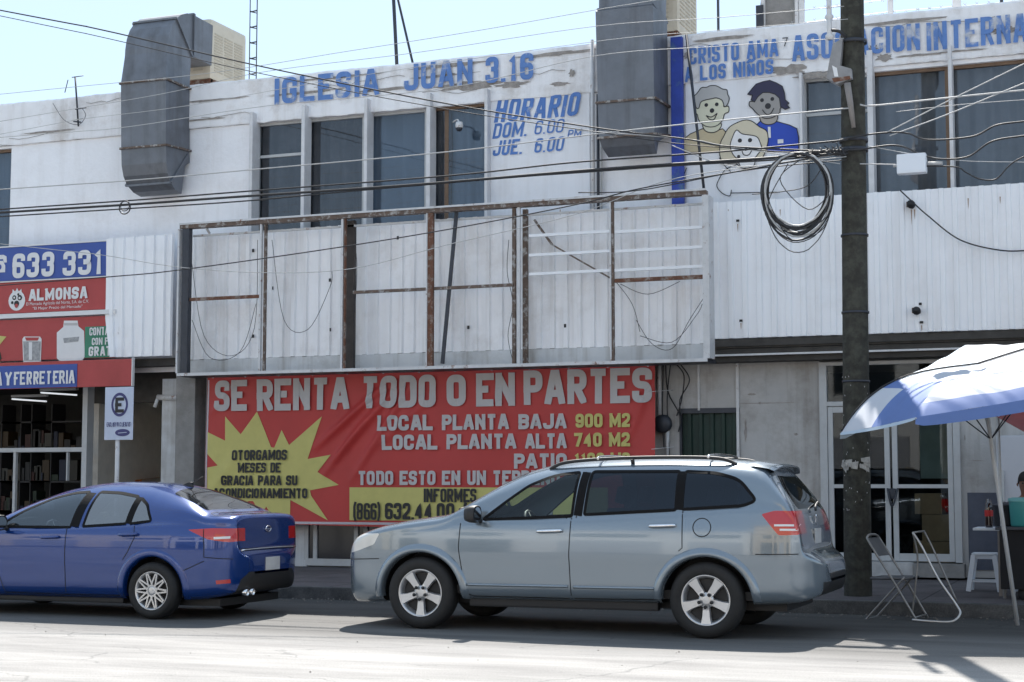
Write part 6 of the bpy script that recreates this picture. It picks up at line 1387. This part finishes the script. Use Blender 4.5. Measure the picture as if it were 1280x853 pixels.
h=hitx(0,.92,1,.006); MB().use(mat('number_plate_white',(.55,.55,.55),.5,var=.2)).box(h.x,h.x+.008,O.y-.15,O.y+.15,.86,1.0,bev=.002).build('number_plate',t)
h=hitx(.0,1.08,1,.004); MB().use(CHROME).prism([(h.x+.01,O.y+y,1.085+z) for y,z in((-.05,.04),(-.02,.03),(0,.045),(.02,.03),(.05,.04),(.035,0),(.02,-.04),(0,-.05),(-.02,-.04),(-.035,0))],(.012,0,0)).build('badge',t)
m=MB().use(BLK).box(O.x+3.86,O.x+3.96,O.y-.40,O.y+.40,.545,.60,bev=.015); m.build('bumper_step',t)
# front grille (far end)
m=MB().use(BLK).box(O.x-.945,O.x-.90,O.y-.38,O.y+.38,.62,.76,bev=.02); m.use(CHROME).box(O.x-.955,O.x-.93,O.y-.36,O.y+.36,.685,.70).box(O.x-.955,O.x-.93,O.y-.012,O.y+.012,.63,.75); m.build('grille',t)
SED=dict(name='parked_sedan',label='deep blue four door sedan parked at the left edge in front of the hardware shop',loc=(-9.87,15.735,0),paint=PSED,
 top=[(-3.42,.48),(-3.41,.60),(-3.34,.70),(-3.1,.80),(-2.7,.90),(-2.35,.965),(-2.15,1.05),(-1.85,1.22),(-1.5,1.355),(-1.1,1.43),(-.7,1.45),(-.3,1.43),(0,1.375),(.28,1.265),(.52,1.145),(.62,1.115),(.78,1.105),(.88,1.085),(.90,.98),(.905,.82),(.92,.74),(.96,.65),(.965,.50)],
 bot=[(-3.42,.475),(-3.38,.25),(-3.1,.19),(-2,.20),(.4,.21),(.75,.25),(.88,.30),(.94,.38),(.97,.495)],
 wid=[(-3.42,.5),(-3.3,.68),(-3.0,.80),(-2.5,.85),(-1,.86),(.1,.86),(.5,.84),(.7,.81),(.83,.74),(.91,.62),(.955,.47),(.97,.35)],
 belt=[(-3.42,.5),(-3,.75),(-2.4,.89),(-1.9,.915),(-1.1,.94),(-.28,.98),(.3,1.0),(.9,.99),(1.1,.8)],
 fz=[(.2,.95),(.32,.965),(.45,.975),(.58,.99),(.72,1.0),(.82,.998),(.9,.985),(1.0,.955)],
 tk=.52,nexp=3.0,nt=[(-3.4,3.6),(-2.3,3.1),(-1.5,3.0),(0,3.0),(.6,4.3),(1.1,4.5)],
 windows=[([(-2.0,.955,.04),(-1.75,1.13,.06),(-1.48,1.265,.06),(-1.22,1.325,.06),(-1.03,1.335,.02),(-1.06,.955,.02)],GTINT2),([(-.90,.965,.02),(-.88,1.335,.02),(-.60,1.325,.06),(-.34,1.285,.02),(-.36,1.0,.02)],GREAR),([(-.31,1.0,.02),(-.29,1.27,.02),(-.17,1.20,.03),(-.05,1.03,.03)],GREAR)],
 topglass=[([(-2.22,-.62),(-2.30,0),(-2.22,.62),(-1.55,.53),(-1.48,0),(-1.55,-.53)],GTINT2,'windshield',(-2.6,-1.2)),([(.03,-.50),(-.02,0),(.03,.50),(.50,.60),(.52,0),(.50,-.60)],glass('bright_rear_glass',(.3,.3,.3),.9,gl=(1,.98,.97),ior=6),'rear_window',(-.2,.9))],
 rgx=.7,rgm=GTINT2,
 lamps=[([(.42,.945),(.70,.962),(1.08,.955),(1.08,.855),(.86,.815),(.66,.845)],TAILR,'tail_light',(.4,1.2)),([(-3.45,.58),(-3.2,.60),(-2.95,.72),(-3.1,.74),(-3.45,.68)],LAMPW,'headlight',(-3.5,-2.8))],
 rearcut=[([(-.62,.27),(.62,.27),(.58,.42),(.46,.50),(-.46,.50),(-.58,.42)],BLK,'bumper_insert')],
 arch=(.365,.365),wz=.30,wx=(-2.58,0),flare=.010,sill=.20,hw=.85,rock=.15,
 seams=[[(-1.98,.93),(-2.02,.7),(-1.98,.45),(-1.9,.24),(-1.1,.235)],[(-1.09,.94),(-1.10,.6),(-1.10,.235)],[(-1.1,.235),(-.42,.24)],[(-.24,.98),(-.22,.85),(-.30,.70),(-.36,.62)],[(.60,.95),(.62,.78),(.62,.66),(.88,.64)],[(.34,.5),(.62,.62)]],
 pillars=[([(-1.0,.96),(-.97,1.325)],.09),([(-.335,1.0),(-.315,1.28)],.05)],
 handles=[(-1.40,.845,.22),(-.40,.885,.22)],chromeh=False,
 topseams=[[(-3.0,.55),(-2.6,.66),(-2.25,.70)],[(.60,.0),(.56,.60),(.64,.66),(.86,.66)]],rearseams=[[(-.62,1.0),(-.60,.74),(.60,.74),(.62,1.0)]],
 cab=(-2.0,.2),dash=.90,seats=[(-1.05,0),(-.25,.5)],seatz=.50,wheelpos=(-1.55,.84),mirror=(-1.90,1.0),mirm=BLK,tyre=(.300,.205,.095),track=.765,spokes='many')
t,O,hit,hitz,hitx,ribbon,dens=carbuild(SED)
m=MB().use(WHT)
for s in(-1,1): ribbon(m,dens([(.72,.858),(.86,.865)],.03),.024,.003,s)
m.build('reversing_lamp',t,fixn=False)
m=MB().use(TAILR)
for s in(-1,1): ribbon(m,dens([(.74,.40),(.86,.41)],.03),.04,.004,s)
m.build('reflector',t,fixn=False)
h=hitx(0,.55,1,.004); p_=MB().use(mat('number_plate_white',(.55,.55,.55))).box(h.x,h.x+.008,O.y-.15,O.y+.15,.50,.64,bev=.002).build('number_plate',t)
h=hitx(0,.93,1,.004); m=MB().use(CHROME); m.tube([(h.x+.008,O.y+.055*math.cos(k*.4),.94+.03*math.sin(k*.4)) for k in range(16)],.006,6,closed=True); m.bar((h.x+.01,O.y-.03,.94),(h.x+.01,O.y+.03,.94),.012,.01); m.build('badge',t)
m=MB().use(CHROME).tube(crom([hitx(-.58,.725,1,.012),hitx(0,.73,1,.012),hitx(.58,.725,1,.012)],6),.010,6); m.build('bumper_glint',t)  # chrome tube put in for the bright reflection along the bumper top
m=MB().use(CHROME)
for y in(-.48,-.36): m.lathe([(.035,0),(.035,.05),(.028,.05),(.028,0)],(O.x+.90,O.y+y,.285),(1,0,-.1),14)
m.build('exhaust_tip',t)
h=hitz(-.12,0,0); MB().use(BLK).prism([(h.x-.09,h.y-.03,h.z-.01),(h.x+.08,h.y-.03,h.z-.04),(h.x+.07,h.y-.02,h.z+.035),(h.x+.04,h.y-.02,h.z+.04)],(0,.04,0)).tube([h+Vector((.05,0,.02)),h+Vector((.20,0,.10))],.004,5).build('roof_antenna',t)
m=MB().use(BLK); m.tube(crom([hitz(-2.28,-.5,.01),hitz(-2.24,-.2,.015),hitz(-2.2,.1,.015)],5),.01,6); m.build('windshield_wiper',t)
